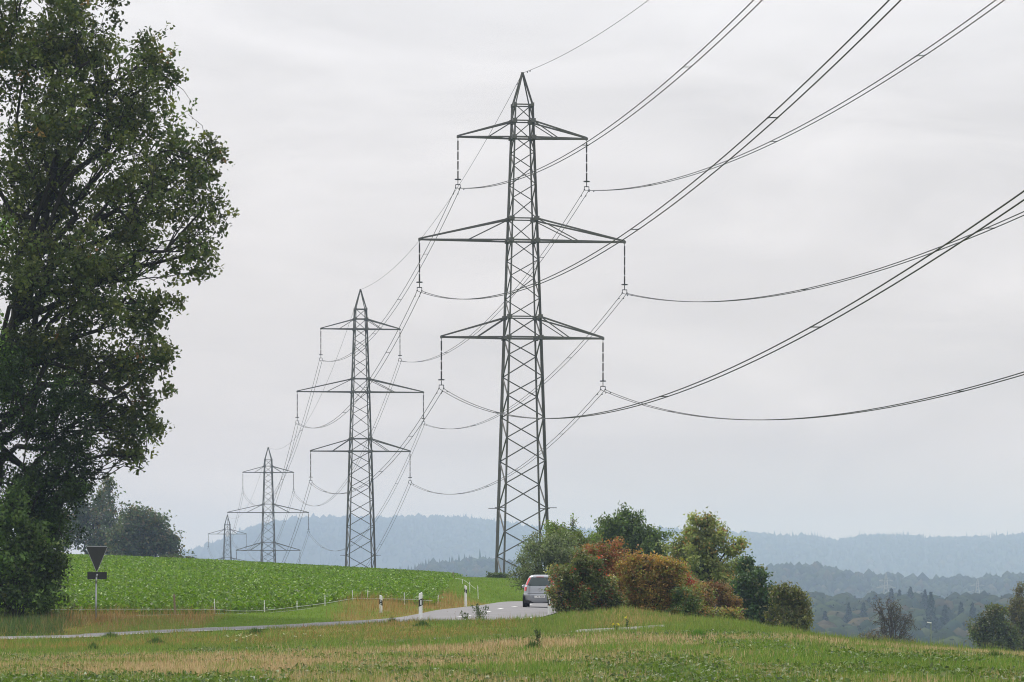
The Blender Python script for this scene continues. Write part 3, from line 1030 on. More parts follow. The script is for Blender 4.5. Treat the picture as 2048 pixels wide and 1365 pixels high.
# three far pylons seen faintly through the haze
def far_pylon(px, ytop, Y, arms, label):
    p = at(px, ytop, Y); g = h1(p.x, Y)
    H = p.z - g
    segs = []
    W = lambda h: 3.4 * (1 - h / H) + .5
    cs = [(-1, -1), (1, -1), (1, 1), (-1, 1)]
    lv = np.linspace(0, H, 15)
    for a, b in cs: segs.append(((a * W(0), b * W(0), 0), (a * .1, b * .1, H), .16, .14))
    for i in range(14):
        for k in range(4):
            c0, c1 = cs[k], cs[(k + 1) % 4]
            segs.append(((c0[0] * W(lv[i]), c0[1] * W(lv[i]), lv[i]), (c1[0] * W(lv[i + 1]), c1[1] * W(lv[i + 1]), lv[i + 1]), .09, .09))
    for fr, sp in arms:
        segs.append(((-sp, 0, fr * H), (sp, 0, fr * H), .17, .17))
        segs.append(((-sp, 0, fr * H), (0, 0, fr * H + 2), .09, .09)); segs.append(((sp, 0, fr * H), (0, 0, fr * H + 2), .09, .09))
    V, Fc = tubes(segs, 4)
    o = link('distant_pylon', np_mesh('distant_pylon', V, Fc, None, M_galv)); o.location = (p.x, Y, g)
    tag(o, label, 'pylon', 'faint pylons in the valley')


far_pylon(1503, 1114, 2300, [(.66, 6.5), (.78, 4)], 'faint pylon whose arms show just above the dark green maple')
far_pylon(1772, 1146, 2700, [(.7, 7), (.84, 5)], 'faint pale pylon in the haze behind the bare tree')
far_pylon(1955, 1158, 2700, [(.7, 7), (.84, 5)], 'faint pale pylon in the haze left of the birch')

# ------------------------------------------------------------------ car
print('car')
M_silver = principled('silver_paint', (0.33, 0.345, 0.375), 0.3, 0.5, coat=.6)
M_glass = principled('tinted_glass', (0.012, 0.03, 0.03), 0.06, spec=.7)
M_red = principled('red_lens', (0.55, 0.012, 0.012), 0.2, coat=.5)
M_clear = principled('clear_lens', (0.6, 0.55, 0.55), 0.15, coat=.5)
M_tyre = principled('tyre_rubber', (0.012, 0.012, 0.012), 0.85)
M_rim = principled('alloy_rim', (0.4, 0.4, 0.42), 0.35, .8)
M_plate = principled('number_plate', (0.75, 0.75, 0.74), 0.4)
M_chrome = principled('chrome', (0.6, 0.6, 0.62), 0.15, 1.0)
M_trim = principled('black_trim', (0.012, 0.012, 0.013), 0.6)
zl = np.array([.20, .26, .36, .50, .62, .70, .80, .92, 1.00, 1.08, 1.20, 1.32, 1.42, 1.50, 1.555, 1.585, 1.595])
hwid = np.array([.74, .79, .825, .84, .84, .835, .83, .815, .79, .755, .70, .645, .595, .545, .475, .36, .13])
yre = np.array([.06, .02, .0, -.01, .0, .045, .06, .075, .09, .115, .165, .225, .285, .32, .40, .60, .95])
yfr = np.array([3.60, 3.66, 3.70, 3.72, 3.70, 3.66, 3.56, 3.30, 2.98, 2.80, 2.55, 2.30, 2.10, 1.98, 1.85, 1.62, 1.30])
crn = np.array([.30, .30, .28, .26, .24, .24, .24, .24, .24, .24, .24, .24, .24, .24, .28, .32, .40])


def car_pt(z, t, off=0.0):
    """a point of the body shell: height z, angle t (rear = -90 deg)"""
    a = np.interp(z, zl, hwid); r0 = np.interp(z, zl, yre); r1 = np.interp(z, zl, yfr); n = 2 / np.interp(z, zl, crn) * .62
    c, s = math.cos(t), math.sin(t)
    x = math.copysign(abs(c) ** (2 / n), c) * a
    b = (r1 - r0) / 2
    y = (r0 + r1) / 2 + math.copysign(abs(s) ** (2 / n), s) * b
    v = Vector((x, y, z))
    if off:
        nrm = Vector((math.copysign(abs(c) ** (2 - 2 / n), c) / a, math.copysign(abs(s) ** (2 - 2 / n), s) / b, .0)).normalized()
        if z > .7: nrm = (nrm + Vector((0, 0, .35))).normalized()
        v += nrm * off
    return v


def t_for_x(z, x, front=False):
    """the angle on the rear (or front) of the shell at lateral place x"""
    a = np.interp(z, zl, hwid); n = 2 / np.interp(z, zl, crn) * .62
    c = math.copysign(min(abs(x) / a, .9999) ** (n / 2), x)
    t = math.acos(c)
    return t if front else -t


bm = bmesh.new()
nt_ = 64
zs_ = np.interp(np.linspace(0, len(zl) - 1, 40), np.arange(len(zl)), zl)
rings = [[bm.verts.new(car_pt(z, t)) for t in np.linspace(0, 2 * math.pi, nt_, False)] for z in zs_]
for a, b in zip(rings[:-1], rings[1:]):
    for i in range(nt_): bm.faces.new((a[i], a[(i + 1) % nt_], b[(i + 1) % nt_], b[i]))
bm.faces.new(rings[0][::-1]); bm.faces.new(rings[-1])
car = empty('car')
body = link('body', bm_mesh('car_body', bm, M_silver, True), car)


def shell_patch(name, poly_rows, mat, off, parent, smooth=True):
    """rows of (z, [x...]) on the rear of the shell, lifted off it"""
    bm = bmesh.new()
    R_ = [[bm.verts.new(car_pt(z, t_for_x(z, x), off)) for x in xs] for z, xs in poly_rows]
    for a, b in zip(R_[:-1], R_[1:]):
        for i in range(len(a) - 1): bm.faces.new((a[i], a[i + 1], b[i + 1], b[i]))
    me = bm_mesh(name, bm, mat, smooth)
    return link(name, me, parent)


rows = [(z, np.linspace(-x, x, 13)) for z, x in ((1.035, .38), (1.05, .56), (1.10, .585), (1.2, .535), (1.3, .49), (1.4, .445), (1.46, .42))]
rw = shell_patch('rear_window', rows, M_glass, .006, car)
for z, x in ((1.02, 0),): pass
shell_patch('brake_light', [(z, np.linspace(-.19, .19, 7)) for z in (1.468, 1.492)], M_red, .012, car)
for s in (-1, 1):
    lamp = shell_patch('tail_light', [(z, np.sort(s * np.linspace(a, b, 4))) for z, a, b in ((1.09, .605, .68), (1.2, .555, .645), (1.3, .51, .60), (1.38, .475, .565), (1.445, .445, .525))], M_red, .012, car)
    shell_patch('indicator_lens', [(z, np.sort(s * np.linspace(a, b, 4))) for z, a, b in ((1.0, .62, .735), (1.05, .615, .715), (1.085, .605, .695))], M_clear, .012, lamp)
    shell_patch('stop_lens', [(z, np.sort(s * np.linspace(a, b, 4))) for z, a, b in ((.80, .66, .755), (.88, .65, .765), (.995, .64, .75))], M_red, .012, lamp)
# tailgate joints and bumper trim, number plate recess
gate = shell_patch('tailgate_edge', [(z, np.linspace(-.60, .60, 13)) for z in (.665, .685)], M_trim, .004, car)
rec = shell_patch('plate_recess', [(z, np.linspace(-x, x, 7)) for z, x in ((.445, .34), (.50, .38), (.60, .42))], principled('silver_recess', (.27, .28, .31), .4, .5), .006, car)
bm = bmesh.new(); bm_box(bm, (-.26, -.035, .465), (.26, -.018, .575), .004)
plate = link('number_plate', bm_mesh('number_plate', bm, M_plate), car)
bm = bmesh.new(); bm_box(bm, (-.78, .04, .21), (.78, .16, .34), .02)
link('bumper_valance', bm_mesh('bumper_valance', bm, M_trim), car)
tx = bpy.data.curves.new('plate_text', 'FONT'); tx.body = 'AI  9557'; tx.size = .10; tx.align_x = 'CENTER'; tx.extrude = .001
to = bpy.data.objects.new('plate_text', tx); C.objects.link(to)
dg = bpy.context.evaluated_depsgraph_get(); tm = bpy.data.meshes.new_from_object(to.evaluated_get(dg)); bpy.data.objects.remove(to)
tm.materials.clear(); tm.materials.append(M_black)
o = link('plate_text', tm, plate); o.rotation_euler = (R(90), 0, 0); o.location = (.03, -.037, .485)
bm = bmesh.new()
ang = np.linspace(0, 2 * math.pi, 20, False)
for a0, a1 in zip(ang, np.roll(ang, -1)):
    bm_tube(bm, (.075 * math.cos(a0), 0, .075 * math.sin(a0)), (.075 * math.cos(a1), 0, .075 * math.sin(a1)), .013, n=6)
bm_tube(bm, (-.09, 0, .012), (.02, 0, -.008), .009, n=5); bm_tube(bm, (-.02, 0, .008), (.09, 0, -.012), .009, n=5)
o = link('badge', bm_mesh('badge', bm, M_chrome, True), car); o.location = car_pt(.86, -math.pi / 2, .015)
bm = bmesh.new(); bm_box(bm, (-.012, -.01, 0), (.012, .01, .36)); o = link('rear_wiper', bm_mesh('rear_wiper', bm, M_trim), car); o.location = car_pt(1.05, -math.pi / 2, .02); o.rotation_euler = (R(-27), R(58), 0)
bm = bmesh.new(); bm_tube(bm, (0, .45, 1.585), (0, .30, 1.72), .006, n=5); link('aerial', bm_mesh('aerial', bm, M_trim), car)
for s in (-1, 1):
    bm = bmesh.new(); bmesh.ops.create_icosphere(bm, subdivisions=2, radius=1.0)
    for v in bm.verts: v.co = Vector((v.co.x * .10, v.co.y * .07, v.co.z * .085))
    bm_box(bm, (-s * .16 - .05, -.03, -.07), (-s * .16 + .11, .03, -.03)) if False else None
    o = link('wing_mirror', bm_mesh('wing_mirror', bm, M_silver, True), car); o.location = (s * .90, 2.45, 1.02)
    bm = bmesh.new()
    R_ = []
    for z in (1.05, 1.15, 1.28, 1.40, 1.45):
        row = []
        for y in np.linspace(.75 + (z - 1.05) * .2, 2.55 - (z - 1.05) * 1.35, 10):
            a = np.interp(z, zl, hwid)
            row.append(bm.verts.new((s * (a + .006), y, z)))
        R_.append(row)
    for a, b in zip(R_[:-1], R_[1:]):
        for i in range(9): bm.faces.new((a[i], a[i + 1], b[i + 1], b[i]))
    link('side_window', bm_mesh('side_window', bm, M_glass), car)
    for y in (.55, 2.93):
        prof = [(.17, -.02), (.19, -.10), (.26, -.10), (.29, -.07), (.295, 0), (.29, .07), (.26, .10), (.19, .10), (.17, .02)]
        ty = link('wheel', bm_mesh('tyre', lathe(prof, 24), M_tyre, True), car); ty.rotation_euler = (0, R(90), 0); ty.location = (s * .735, y, .285)
        prof = [(.03, -.08), (.12, -.07), (.18, -.085), (.19, -.08), (.19, .08), (.18, .085), (.12, .07), (.03, .08)]
        rm = link('rim', bm_mesh('rim', lathe(prof, 18), M_rim, True), ty)
        bm = lathe([(.0, -.02), (.345, -.02), (.345, .015), (.0, .015)], 24)
        o = link('wheel_arch', bm_mesh('wheel_arch', bm, M_trim), car); o.rotation_euler = (0, R(90), 0); o.location = (s * .825, y, .31)
cp = at(1079.5, 1217, 187.0)
cz = CZ + np.interp(188.5, ROADS[:, 1], ROADS[:, 2]) + .06 - .02
car.location = (cp.x, 187.0, cz)
car.rotation_euler = (0, 0, R(-3.0))
tag(car, 'small silver hatchback driving away past the berry bush', 'car')

# ------------------------------------------------------------------ yield sign seen from behind
print('furniture')
sp_ = at(193.5, 1240, 160.0); sg = h1(sp_.x, 160)
sgn = empty('road_sign', (sp_.x, 160, sg))
Ht = at(0, 1094, 160).z - sg
Hb = at(0, 1143.5, 160).z - sg


def rounded_tri(w_, top, bot, r, y0, y1, bm):
    pts = []
    P = [Vector((-w_ / 2, 0, top)), Vector((w_ / 2, 0, top)), Vector((0, 0, bot))]
    for i in range(3):
        a, b, c = P[i - 1], P[i], P[(i + 1) % 3]
        d1, d2 = (a - b).normalized(), (c - b).normalized()
        for t in np.linspace(0, 1, 5):
            pts.append((b + d1 * r * (1 - t) + d2 * r * t) * .5 + (b + (d1 * (1 - t) ** 2 + d2 * t ** 2) * r) * .5)
    f = [bm.verts.new((p.x, y0, p.z)) for p in pts]; g = [bm.verts.new((p.x, y1, p.z)) for p in pts]
    n = len(pts)
    bm.faces.new(f); bm.faces.new(g[::-1])
    for i in range(n): bm.faces.new((f[i], f[(i + 1) % n], g[(i + 1) % n], g[i]))


bm = bmesh.new(); rounded_tri(.915, Ht, Hb - .03, .05, -.012, .0, bm); link('triangle_panel', bm_mesh('triangle_panel', bm, M_signback), sgn)
bm = bmesh.new()
P = [Vector((-.452, 0, Ht + .01)), Vector((.452, 0, Ht + .01)), Vector((0, 0, Hb - .045))]
for i in range(3):
    a, b = P[i], P[(i + 1) % 3]; d = (b - a).normalized()
    bm_tube(bm, a + d * .035, b - d * .035, .017, n=6)
link('rim', bm_mesh('sign_rim', bm, M_galv), sgn)
bm = bmesh.new()
pc = [Vector((0.03, .06, Hb - .10)), Vector((-.005, .055, Hb - .24)), Vector((-.02, .055, Hb - .5)), Vector((-.03, .055, -.3))]
pc = [Vector((0.03, .06, Ht - .1))] + pc
pcs = [Vector((p.x, -.05, p.z)) for p in pc[1:]]
for a, b in zip(pcs[:-1], pcs[1:]): bm_tube(bm, a, b, .036, n=10)
link('pole', bm_mesh('sign_pole', bm, M_galv, True), sgn)
z1, z0 = at(0, 1144.5, 160).z - sg, at(0, 1159, 160).z - sg
bm = bmesh.new(); bm_box(bm, (-.39, 0, z0), (.42, .012, z1), .004)
ob = link('plate', bm_mesh('sign_plate', bm, M_signback), sgn)
for zz in (z0 + .04, (z0 + z1) / 2, z1 - .04):
    bm = bmesh.new(); bm_box(bm, (-.385, -.022, zz - .016), (.415, -.002, zz + .016)); link('rail', bm_mesh('sign_rail', bm, M_black), ob)
bm = bmesh.new(); bm_box(bm, (-.06, -.03, Ht - .18), (.06, -.013, Ht - .14)); link('bracket', bm_mesh('sign_bracket', bm, M_black), sgn)
tag(sgn, 'dark back of a triangular road sign with plate on steel pole', 'road sign')


# ------------------------------------------------------------------ roadside delineators
def delineator(px, pyb, Y, two, label, rz=0.0, hgt=1.02, wd=.13, face=1):
    p = at(px, pyb, Y)
    g = min(p.z, h1(p.x, Y) + .05)
    root = empty('delineator_post', (p.x, Y, p.z), rz)
    bm = bmesh.new()
    sec_ = [(-wd / 2, -.02), (-wd * .3, -.055), (wd * .3, -.055), (wd / 2, -.02), (wd * .35, .05), (-wd * .35, .05)]
    zb = -.5
    rings = []
    for z_ in (zb, hgt * .60, hgt * .86):
        rings.append([bm.verts.new((x, y, z_)) for x, y in sec_])
    rings.append([bm.verts.new((x * .98, y, hgt - .06 + .05 * (x * face / wd + .5))) for x, y in sec_])
    rings.append([bm.verts.new((x * .7, y * .7, hgt - .035 + .05 * (x * face / wd + .5))) for x, y in sec_])
    for a, b in zip(rings[:-1], rings[1:]):
        for i in range(6): bm.faces.new((a[i], a[(i + 1) % 6], b[(i + 1) % 6], b[i]))
    bm.faces.new(rings[-1])
    link('post', bm_mesh('delineator_body', bm, M_white), root)
    bm = bmesh.new()
    rs = []
    for zc, o_ in ((hgt * .50, .045), (hgt * .76, .045)):
        rs.append([bm.verts.new((x * 1.06, y * 1.08 - .001, zc + o_ * x * face / wd * 1.6)) for x, y in sec_])
    for i in range(6): bm.faces.new((rs[0][i], rs[0][(i + 1) % 6], rs[1][(i + 1) % 6], rs[1][i]))
    band = link('band', bm_mesh('delineator_band', bm, M_black), root)
    if two:
        for zc in (.555, .70):
            bm = lathe([(0.0, -.004), (.030, -.004), (.030, .004), (0.0, .004)], 12)
            o = link('reflector', bm_mesh('round_reflector', bm, M_refl), band); o.rotation_euler = (R(90), 0, 0); o.location = (0, -.066, hgt * zc)
    else:
        bm = bmesh.new(); bm_box(bm, (-.025, -.07, hgt * .54), (.025, -.061, hgt * .72)); link('reflector', bm_mesh('strip_reflector', bm, M_refl), band)
    return tag(root, label, 'delineator', 'white roadside delineator posts')


delineator(841, 1239, 151.0, False, 'nearest white delineator post, with one upright reflector strip', R(14), 1.05, .15)
delineator(762, 1230, 168.0, True, 'white delineator post with two round reflectors, left of the nearest post', R(-5), .86, .13, -1)
delineator(931.5, 1201, 197.0, True, 'white delineator post in rusty grass on the far bend', R(-4), .76, .13, -1)
delineator(1098.5, 1233, 168.0, False, 'white delineator post half hidden in the berry bush behind the car', R(6), 1.0, .14)

# ------------------------------------------------------------------ electric fences
def fence(name, posts, tapes, label):
    p0 = at(*posts[0][:2], posts[0][3])
    root = empty(name, p0)
    for x, yb, yt, Y, kind in posts:
        b, t_ = at(x, yb, Y), at(x, yt, Y)
        bm = bmesh.new()
        if kind == 'wood':
            bm_tube(bm, (0, 0, -.3), (0, 0, t_.z - b.z), .045, .04, n=8); m_ = M_timber
        else:
            bm_box(bm, (-.016, -.012, -.3), (.016, .012, t_.z - b.z)); m_ = M_white
            for q_ in (.35, .7): bm_box(bm, (-.03, -.03, (t_.z - b.z) * q_), (.03, .012, (t_.z - b.z) * q_ + .02))
        o = link('post', bm_mesh('fence_post', bm, m_), root); o.location = b - p0
        o.rotation_euler = (R(random.uniform(-3, 3)), R(random.uniform(-3, 3)), 0)
    for pts, r in tapes:
        W_ = [at(x, y, Y) - p0 for x, y, Y in pts]
        sm = spline(np.array([v[:] for v in W_]), len(W_) * 6)
        V, Fc = tubes([(sm[i], sm[i + 1], r, r) for i in range(len(sm) - 1)], 4)
        link('tape', np_mesh('fence_tape', V, Fc, None, M_tape), root)
    return tag(root, label, 'fence')


fp = [(350, 1233, 1189, 163, 'wood'), (430, 1229, 1198, 163.5, 'p'), (529, 1227, 1201, 165, 'p'), (594, 1222, 1202, 167, 'p'), (650, 1217, 1190, 171, 'p'), (705.5, 1200, 1181, 179, 'p'), (735, 1202, 1181, 181, 'p'),
      (809, 1205, 1185, 185, 'p'), (876, 1203, 1190, 190, 'p')]
tp1 = [(100, 1219.5, 165.5), (193, 1219, 164), (350, 1219, 163), (430, 1219.5, 163.4), (480, 1222.5, 164), (529, 1221, 164.9), (594, 1214, 167), (650, 1207, 171), (705, 1198, 179), (735, 1197.5, 181), (809, 1199, 185), (865, 1202, 189)]
tp2 = [(270, 1231, 163.3), (350, 1230, 163), (400, 1229.5, 163.2), (430, 1227.5, 163.4), (450, 1228, 163.6), (529, 1226, 164.9), (594, 1220.5, 167), (650, 1213, 171), (710, 1204, 178)]
fence('electric_fence', fp, [(tp1, .008), (tp2, .006)], 'white tape fence on thin posts along the lower edge of the crop')
fp2 = [(906.5, 1158, 1145, 300, 'wood'), (925.5, 1171, 1159, 255, 'p'), (939.5, 1178, 1164, 225, 'p'), (956, 1187, 1171.5, 208, 'p')]
tpa = [(906, 1154, 300), (912, 1157.5, 285), (925, 1159.5, 256), (939, 1168.5, 226), (952, 1179, 210)]
fence('electric_fence', fp2, [(tpa, .008)], 'short white tape fence climbing the crest left of the tall pylon')

# ------------------------------------------------------------------ street lamp beyond the field edge
lp = at(1862, 1247, 430); lg = h1(lp.x, 430)
lr = empty('street_lamp', (lp.x, 430, lg))
bm = bmesh.new(); bm_tube(bm, (0, 0, -.5), (0, 0, lp.z - lg), .085, .06, n=8); link('pole', bm_mesh('lamp_pole', bm, principled('lamp_pole_paint', (.16, .19, .15), .6)), lr)
bm = bmesh.new(); bm_box(bm, (-.47, -.14, 0), (.06, .14, .13), .04)
o = link('lamp_head', bm_mesh('lamp_head', bm, M_white), lr); o.location = (0, 0, lp.z - lg - .02); o.rotation_euler = (0, R(9), 0)
tag(lr, 'slim street lamp with white head standing beyond the field edge', 'street lamp')

# ------------------------------------------------------------------ trees on the left
print('trees')
OAK = [(3, (.050, .066, .017)), (2, (.066, .080, .020)), (1, (.032, .05, .015)), (.35, (.085, .09, .022)), (.03, (.12, .07, .025))]
Yo = 166
oak_l = [(20, -110, 200, 130, 0, 4.0), (150, 60, 90, 90, -1.5, 2.5), (60, 130, 150, 120, 1.5, 3.5), (215, 160, 110, 90, 0, 2.6), (300, 110, 38, 45, -.5, 1.0), (325, 150, 42, 26, .5, .9), (120, 270, 160, 110, -1, 3.6),
         (270, 255, 95, 80, 1, 2.2), (375, 320, 75, 62, 0, 1.6), (420, 310, 40, 50, .6, 1.0), (300, 380, 130, 90, -1.2, 2.6), (405, 420, 60, 60, .3, 1.3), (120, 400, 150, 110, 2, 3.0), (385, 510, 58, 62, 0, 1.3), (270, 500, 120, 85, 1, 2.4),
         (90, 540, 130, 100, -2, 3.0), (200, 600, 130, 85, -.5, 2.6), (300, 625, 62, 60, .6, 1.4), (90, 680, 120, 90, 1, 2.6), (240, 710, 105, 80, 0, 2.2), (300, 740, 50, 62, -.4, 1.2), (170, 780, 90, 80, 1.2, 2.0),
         (275, 830, 55, 75, 0, 1.3), (225, 860, 55, 60, .8, 1.3), (262, 915, 50, 50, .2, 1.0), (-110, 100, 180, 260, 0, 5), (-120, 450, 160, 220, 1, 5), (40, 780, 90, 80, 2, 2)]
ob_ = at(-130, 1228, Yo)
grow('oak_tree', (ob_.x, Yo, h1(ob_.x, Yo)), lobes_px(oak_l, Yo), OAK, 8300, 8, .14, (.205, .137), .40, .66, label='large dark oak overhanging the left edge of the picture', cat='tree',
     shell=.25, twig_r=.014, sub=7, trunk_top=at(115, 300, Yo), twigs=.3, rough=.34, tone=.35, up=.35, clumps=18, tight=.20, crook=.07, gain=1.75, sprays=520)
HORN = [(3, (.045, .082, .018)), (2, (.06, .105, .02)), (1, (.03, .055, .016))]
horn_l = [(40, 760, 80, 70, 0, 1.6), (130, 800, 55, 45, -.6, 1.1), (95, 860, 95, 60, .5, 1.8), (150, 900, 45, 40, -.6, .9), (80, 950, 105, 60, 0, 1.8), (145, 985, 38, 36, -.3, .8), (60, 1040, 90, 55, .6, 1.6), (115, 1065, 40, 36, -.3, .9),
          (60, 1130, 85, 60, .4, 1.5), (-60, 900, 100, 200, 0, 2), (100, 1000, 60, 60, 1, 1.4)]
hb_ = at(20, 1228, 164)
grow('hornbeam_tree', (hb_.x, 164, h1(hb_.x, 164)), lobes_px(horn_l, 164), HORN, 3300, 9, .12, (.16, .09), .22, .6, label='dense green hornbeam below the overhanging oak branches', cat='tree', shell=.3, sub=5, twigs=.3, rough=.4, tone=.7, up=.9, gain=.85, sprays=160)
HAZ = [(3, (.06, .10, .025)), (2, (.085, .135, .035)), (1, (.04, .07, .02)), (.3, (.12, .15, .05))]
haz_l = [(20, 1050, 42, 48, 0, .9), (60, 1090, 50, 45, .3, 1.1), (30, 1140, 70, 55, -.2, 1.3), (95, 1150, 42, 45, .3, 1.0), (60, 1200, 75, 38, 0, 1.2), (-50, 1130, 80, 100, 0, 1.5), (25, 1008, 26, 26, .2, .6)]
bb_ = at(35, 1236, 162)
grow('hazel_bush', (bb_.x, 162, h1(bb_.x, 162)), lobes_px(haz_l, 162), HAZ, 1800, 8, .13, (.17, .125), 0, .5, label='light green hazel bush at the foot of the left trees', cat='bush', shell=.35, sub=4, twigs=.3, tone=.55, gain=1.15, sprays=110)
lt_l = [(-70, 470, 78, 52, 0, 1.4), (-66, 660, 74, 46, 0, 1.4), (-120, 560, 90, 160, 0, 2)]
lb_ = at(-220, 1240, 160)
grow('lime_tree', (lb_.x, 160, h1(lb_.x, 160)), lobes_px(lt_l, 160), [(2, (.10, .17, .04)), (1, (.08, .14, .03))], 700, 9, .15, (.16, .13), .2, .7, label='fresh green twigs of a lime tree entering at the left edge', cat='tree', twigs=.4)

# hazy oaks behind the crest
BACK = [(3, (.04, .058, .026)), (2, (.055, .068, .03)), (1, (.09, .07, .035))]
for nm, Y, L_, lab in (('oak_tree', 640, [(205, 1010, 28, 40, 0, 3), (170, 1040, 45, 40, 2, 4), (240, 1060, 55, 42, -2, 4), (190, 1090, 70, 36, 0, 5), (130, 1060, 50, 50, 3, 4), (215, 975, 12, 22, 0, 1.0), (150, 1000, 35, 35, 2, 3)], 'hazy tree behind the crop crest right of the hornbeam'),
                       ('oak_tree', 620, [(275, 1040, 34, 26, 0, 2), (300, 1060, 40, 30, -1, 2.5), (335, 1085, 28, 24, 0, 2), (290, 1095, 60, 26, 1, 3.5), (340, 1108, 18, 12, 1, 1.2), (260, 1080, 40, 32, 0, 3)], 'hazy spreading oak behind the crop crest above the sign'),
                       ):
    xm = np.mean([l[0] for l in L_]); b_ = at(xm, 1140, Y)
    grow(nm, (b_.x, Y, h1(b_.x, Y)), lobes_px(L_, Y), BACK, 1500, 6, .5, (.52, .36), .5, .5, label=lab, cat='tree', shell=.3, sub=6, twigs=.35, rough=.45, twig_r=.03, tone=.3, gain=1.9, sprays=90)
b_ = at(375, 1130, 440)
grow('thicket_bush', (b_.x, 440, h1(b_.x, 440)), lobes_px([(375, 1121, 12, 6, 0, .8), (345, 1121, 22, 7, 0, 1), (384, 1117, 4, 5, 0, .4)], 440), BACK, 150, 5, .2, (.28, .2), 0, .5, label='low dark thicket on the crest beside the hazy oak', cat='bush')

# ------------------------------------------------------------------ hedge right of the car
print('hedge')


def shrub(name, Y, L_, pal, nc_, per, spread, leaf, lab, cat='bush', **kw):
    xm = np.mean([l[0] for l in L_]); X = (xm - HX) / F * Y
    g = h1(X, Y)
    kw['rough'] = kw.get('rough', .3) + .3
    return grow(name, (X, Y, g), lobes_px(L_, Y), pal, nc_, per, spread, leaf, kw.pop('trunk', 0), kw.pop('forks', .5), label=lab, cat=cat, gain=kw.pop('gain', 1.95), sprays=kw.pop('sprays', int(nc_ * .13)), group='shrubs and trees of the roadside hedge', **kw)


G1 = [(3, (.075, .095, .045)), (2, (.095, .11, .06)), (1, (.055, .075, .03))]
shrub('willow_bush', 225, [(1085, 1110, 46, 36, 0, 1.5), (1060, 1140, 32, 36, -.5, 1.2), (1120, 1095, 40, 40, .4, 1.4), (1130, 1140, 55, 40, 0, 1.6), (1095, 1165, 60, 30, .2, 1.4), (1068, 1092, 20, 22, 0, .7), (1040, 1125, 12, 12, 0, .4)], G1, 1500, 9, .14, (.15, .06),
      'grey green willow bush behind the car beside the pylon foot', shell=.35, up=.3, tone=.3, rough=.45, twigs=.5)
shrub('hawthorn_bush', 232, [(1110, 1078, 22, 26, 0, .8), (1150, 1085, 30, 30, 0, 1.1), (1165, 1110, 36, 36, .3, 1.2), (1185, 1090, 22, 22, 0, .8), (1145, 1062, 5, 26, 0, .15), (1110, 1062, 10, 12, 0, .3), (1140, 1130, 40, 40, .5, 1.2)],
      [(3, (.07, .10, .025)), (2, (.09, .115, .03)), (.3, (.11, .08, .03))], 1000, 8, .13, (.13, .09), 'green hawthorn with an upright spray between willow and walnut', shell=.3, tone=.3, rough=.5, twigs=.5)
shrub('walnut_tree', 268, [(1245, 1060, 48, 32, 0, 1.9), (1210, 1085, 30, 32, .3, 1.4), (1285, 1085, 38, 34, -.3, 1.6), (1300, 1110, 26, 30, 0, 1.1), (1250, 1100, 60, 40, .6, 2.2), (1222, 1065, 22, 24, 0, .9), (1262, 1040, 24, 16, 0, .8), (1205, 1120, 40, 40, .6, 1.6), (1280, 1140, 50, 40, 1, 1.8)],
      [(3, (.052, .078, .022)), (2, (.065, .09, .026)), (1, (.04, .06, .02))], 2100, 8, .17, (.21, .12), 'rounded dark green walnut tree above the red bushes', 'tree', trunk=.22, forks=.5, shell=.4, tone=.35, rough=.3, twigs=.4)
VIB = [(4, (.052, .068, .022)), (2, (.075, .085, .03)), (.9, (.12, .065, .028)), (1, (.12, .12, .055)), (.22, (.22, .035, .02))]
shrub('viburnum_bush', 171, [(1150, 1150, 45, 38, 0, 1.0), (1134, 1180, 28, 36, -.2, .8), (1175, 1180, 48, 40, .2, 1.1), (1140, 1210, 40, 28, 0, .9), (1195, 1205, 34, 32, .1, .9), (1160, 1122, 22, 20, 0, .5), (1185, 1140, 26, 26, 0, .6), (1120, 1195, 16, 24, 0, .5), (1104, 1186, 6, 15, -3.6, .3), (1165, 1220, 40, 18, -.1, .7), (1215, 1190, 26, 30, .2, .8)],
      VIB, 2300, 8, .10, (.115, .075), 'dark berry bush with reddish leaf tips hiding the right of the car', shell=.4, tone=.45, rough=.15, twigs=.35, sprays=120)
shrub('dogwood_bush', 179, [(1190, 1118, 28, 24, 0, .7), (1225, 1130, 38, 34, .2, 1.0), (1210, 1165, 44, 34, 0, 1.1), (1240, 1165, 30, 30, .3, .9), (1175, 1108, 14, 14, 0, .4), (1245, 1195, 34, 26, 0, .8), (1265, 1150, 24, 24, .3, .7), (1255, 1212, 24, 16, 0, .6)],
      [(3, (.175, .072, .032)), (2, (.15, .085, .03)), (1.6, (.10, .11, .028)), (1.2, (.20, .062, .03))], 1900, 7, .10, (.112, .072), 'brick red dogwood just right of the berry bush', shell=.35, tone=.4, rough=.4, twigs=.5)
shrub('spindle_bush', 176, [(1280, 1135, 36, 26, 0, .9), (1320, 1130, 30, 28, .2, .8), (1300, 1170, 54, 38, 0, 1.2), (1270, 1195, 36, 28, 0, .9), (1335, 1170, 34, 40, .3, .9), (1310, 1208, 44, 26, 0, .9), (1258, 1148, 18, 20, 0, .5), (1345, 1140, 20, 18, 0, .5), (1355, 1200, 22, 24, .3, .6), (1235, 1180, 20, 24, .2, .6), (1330, 1222, 24, 14, 0, .5)],
      [(3, (.17, .10, .03)), (2, (.14, .12, .03)), (1.2, (.145, .07, .03)), (.8, (.19, .13, .035)), (1, (.09, .105, .028))], 2400, 7, .10, (.112, .072), 'large orange brown bush in the middle of the hedge', shell=.35, tone=.4, rough=.45, twigs=.5)
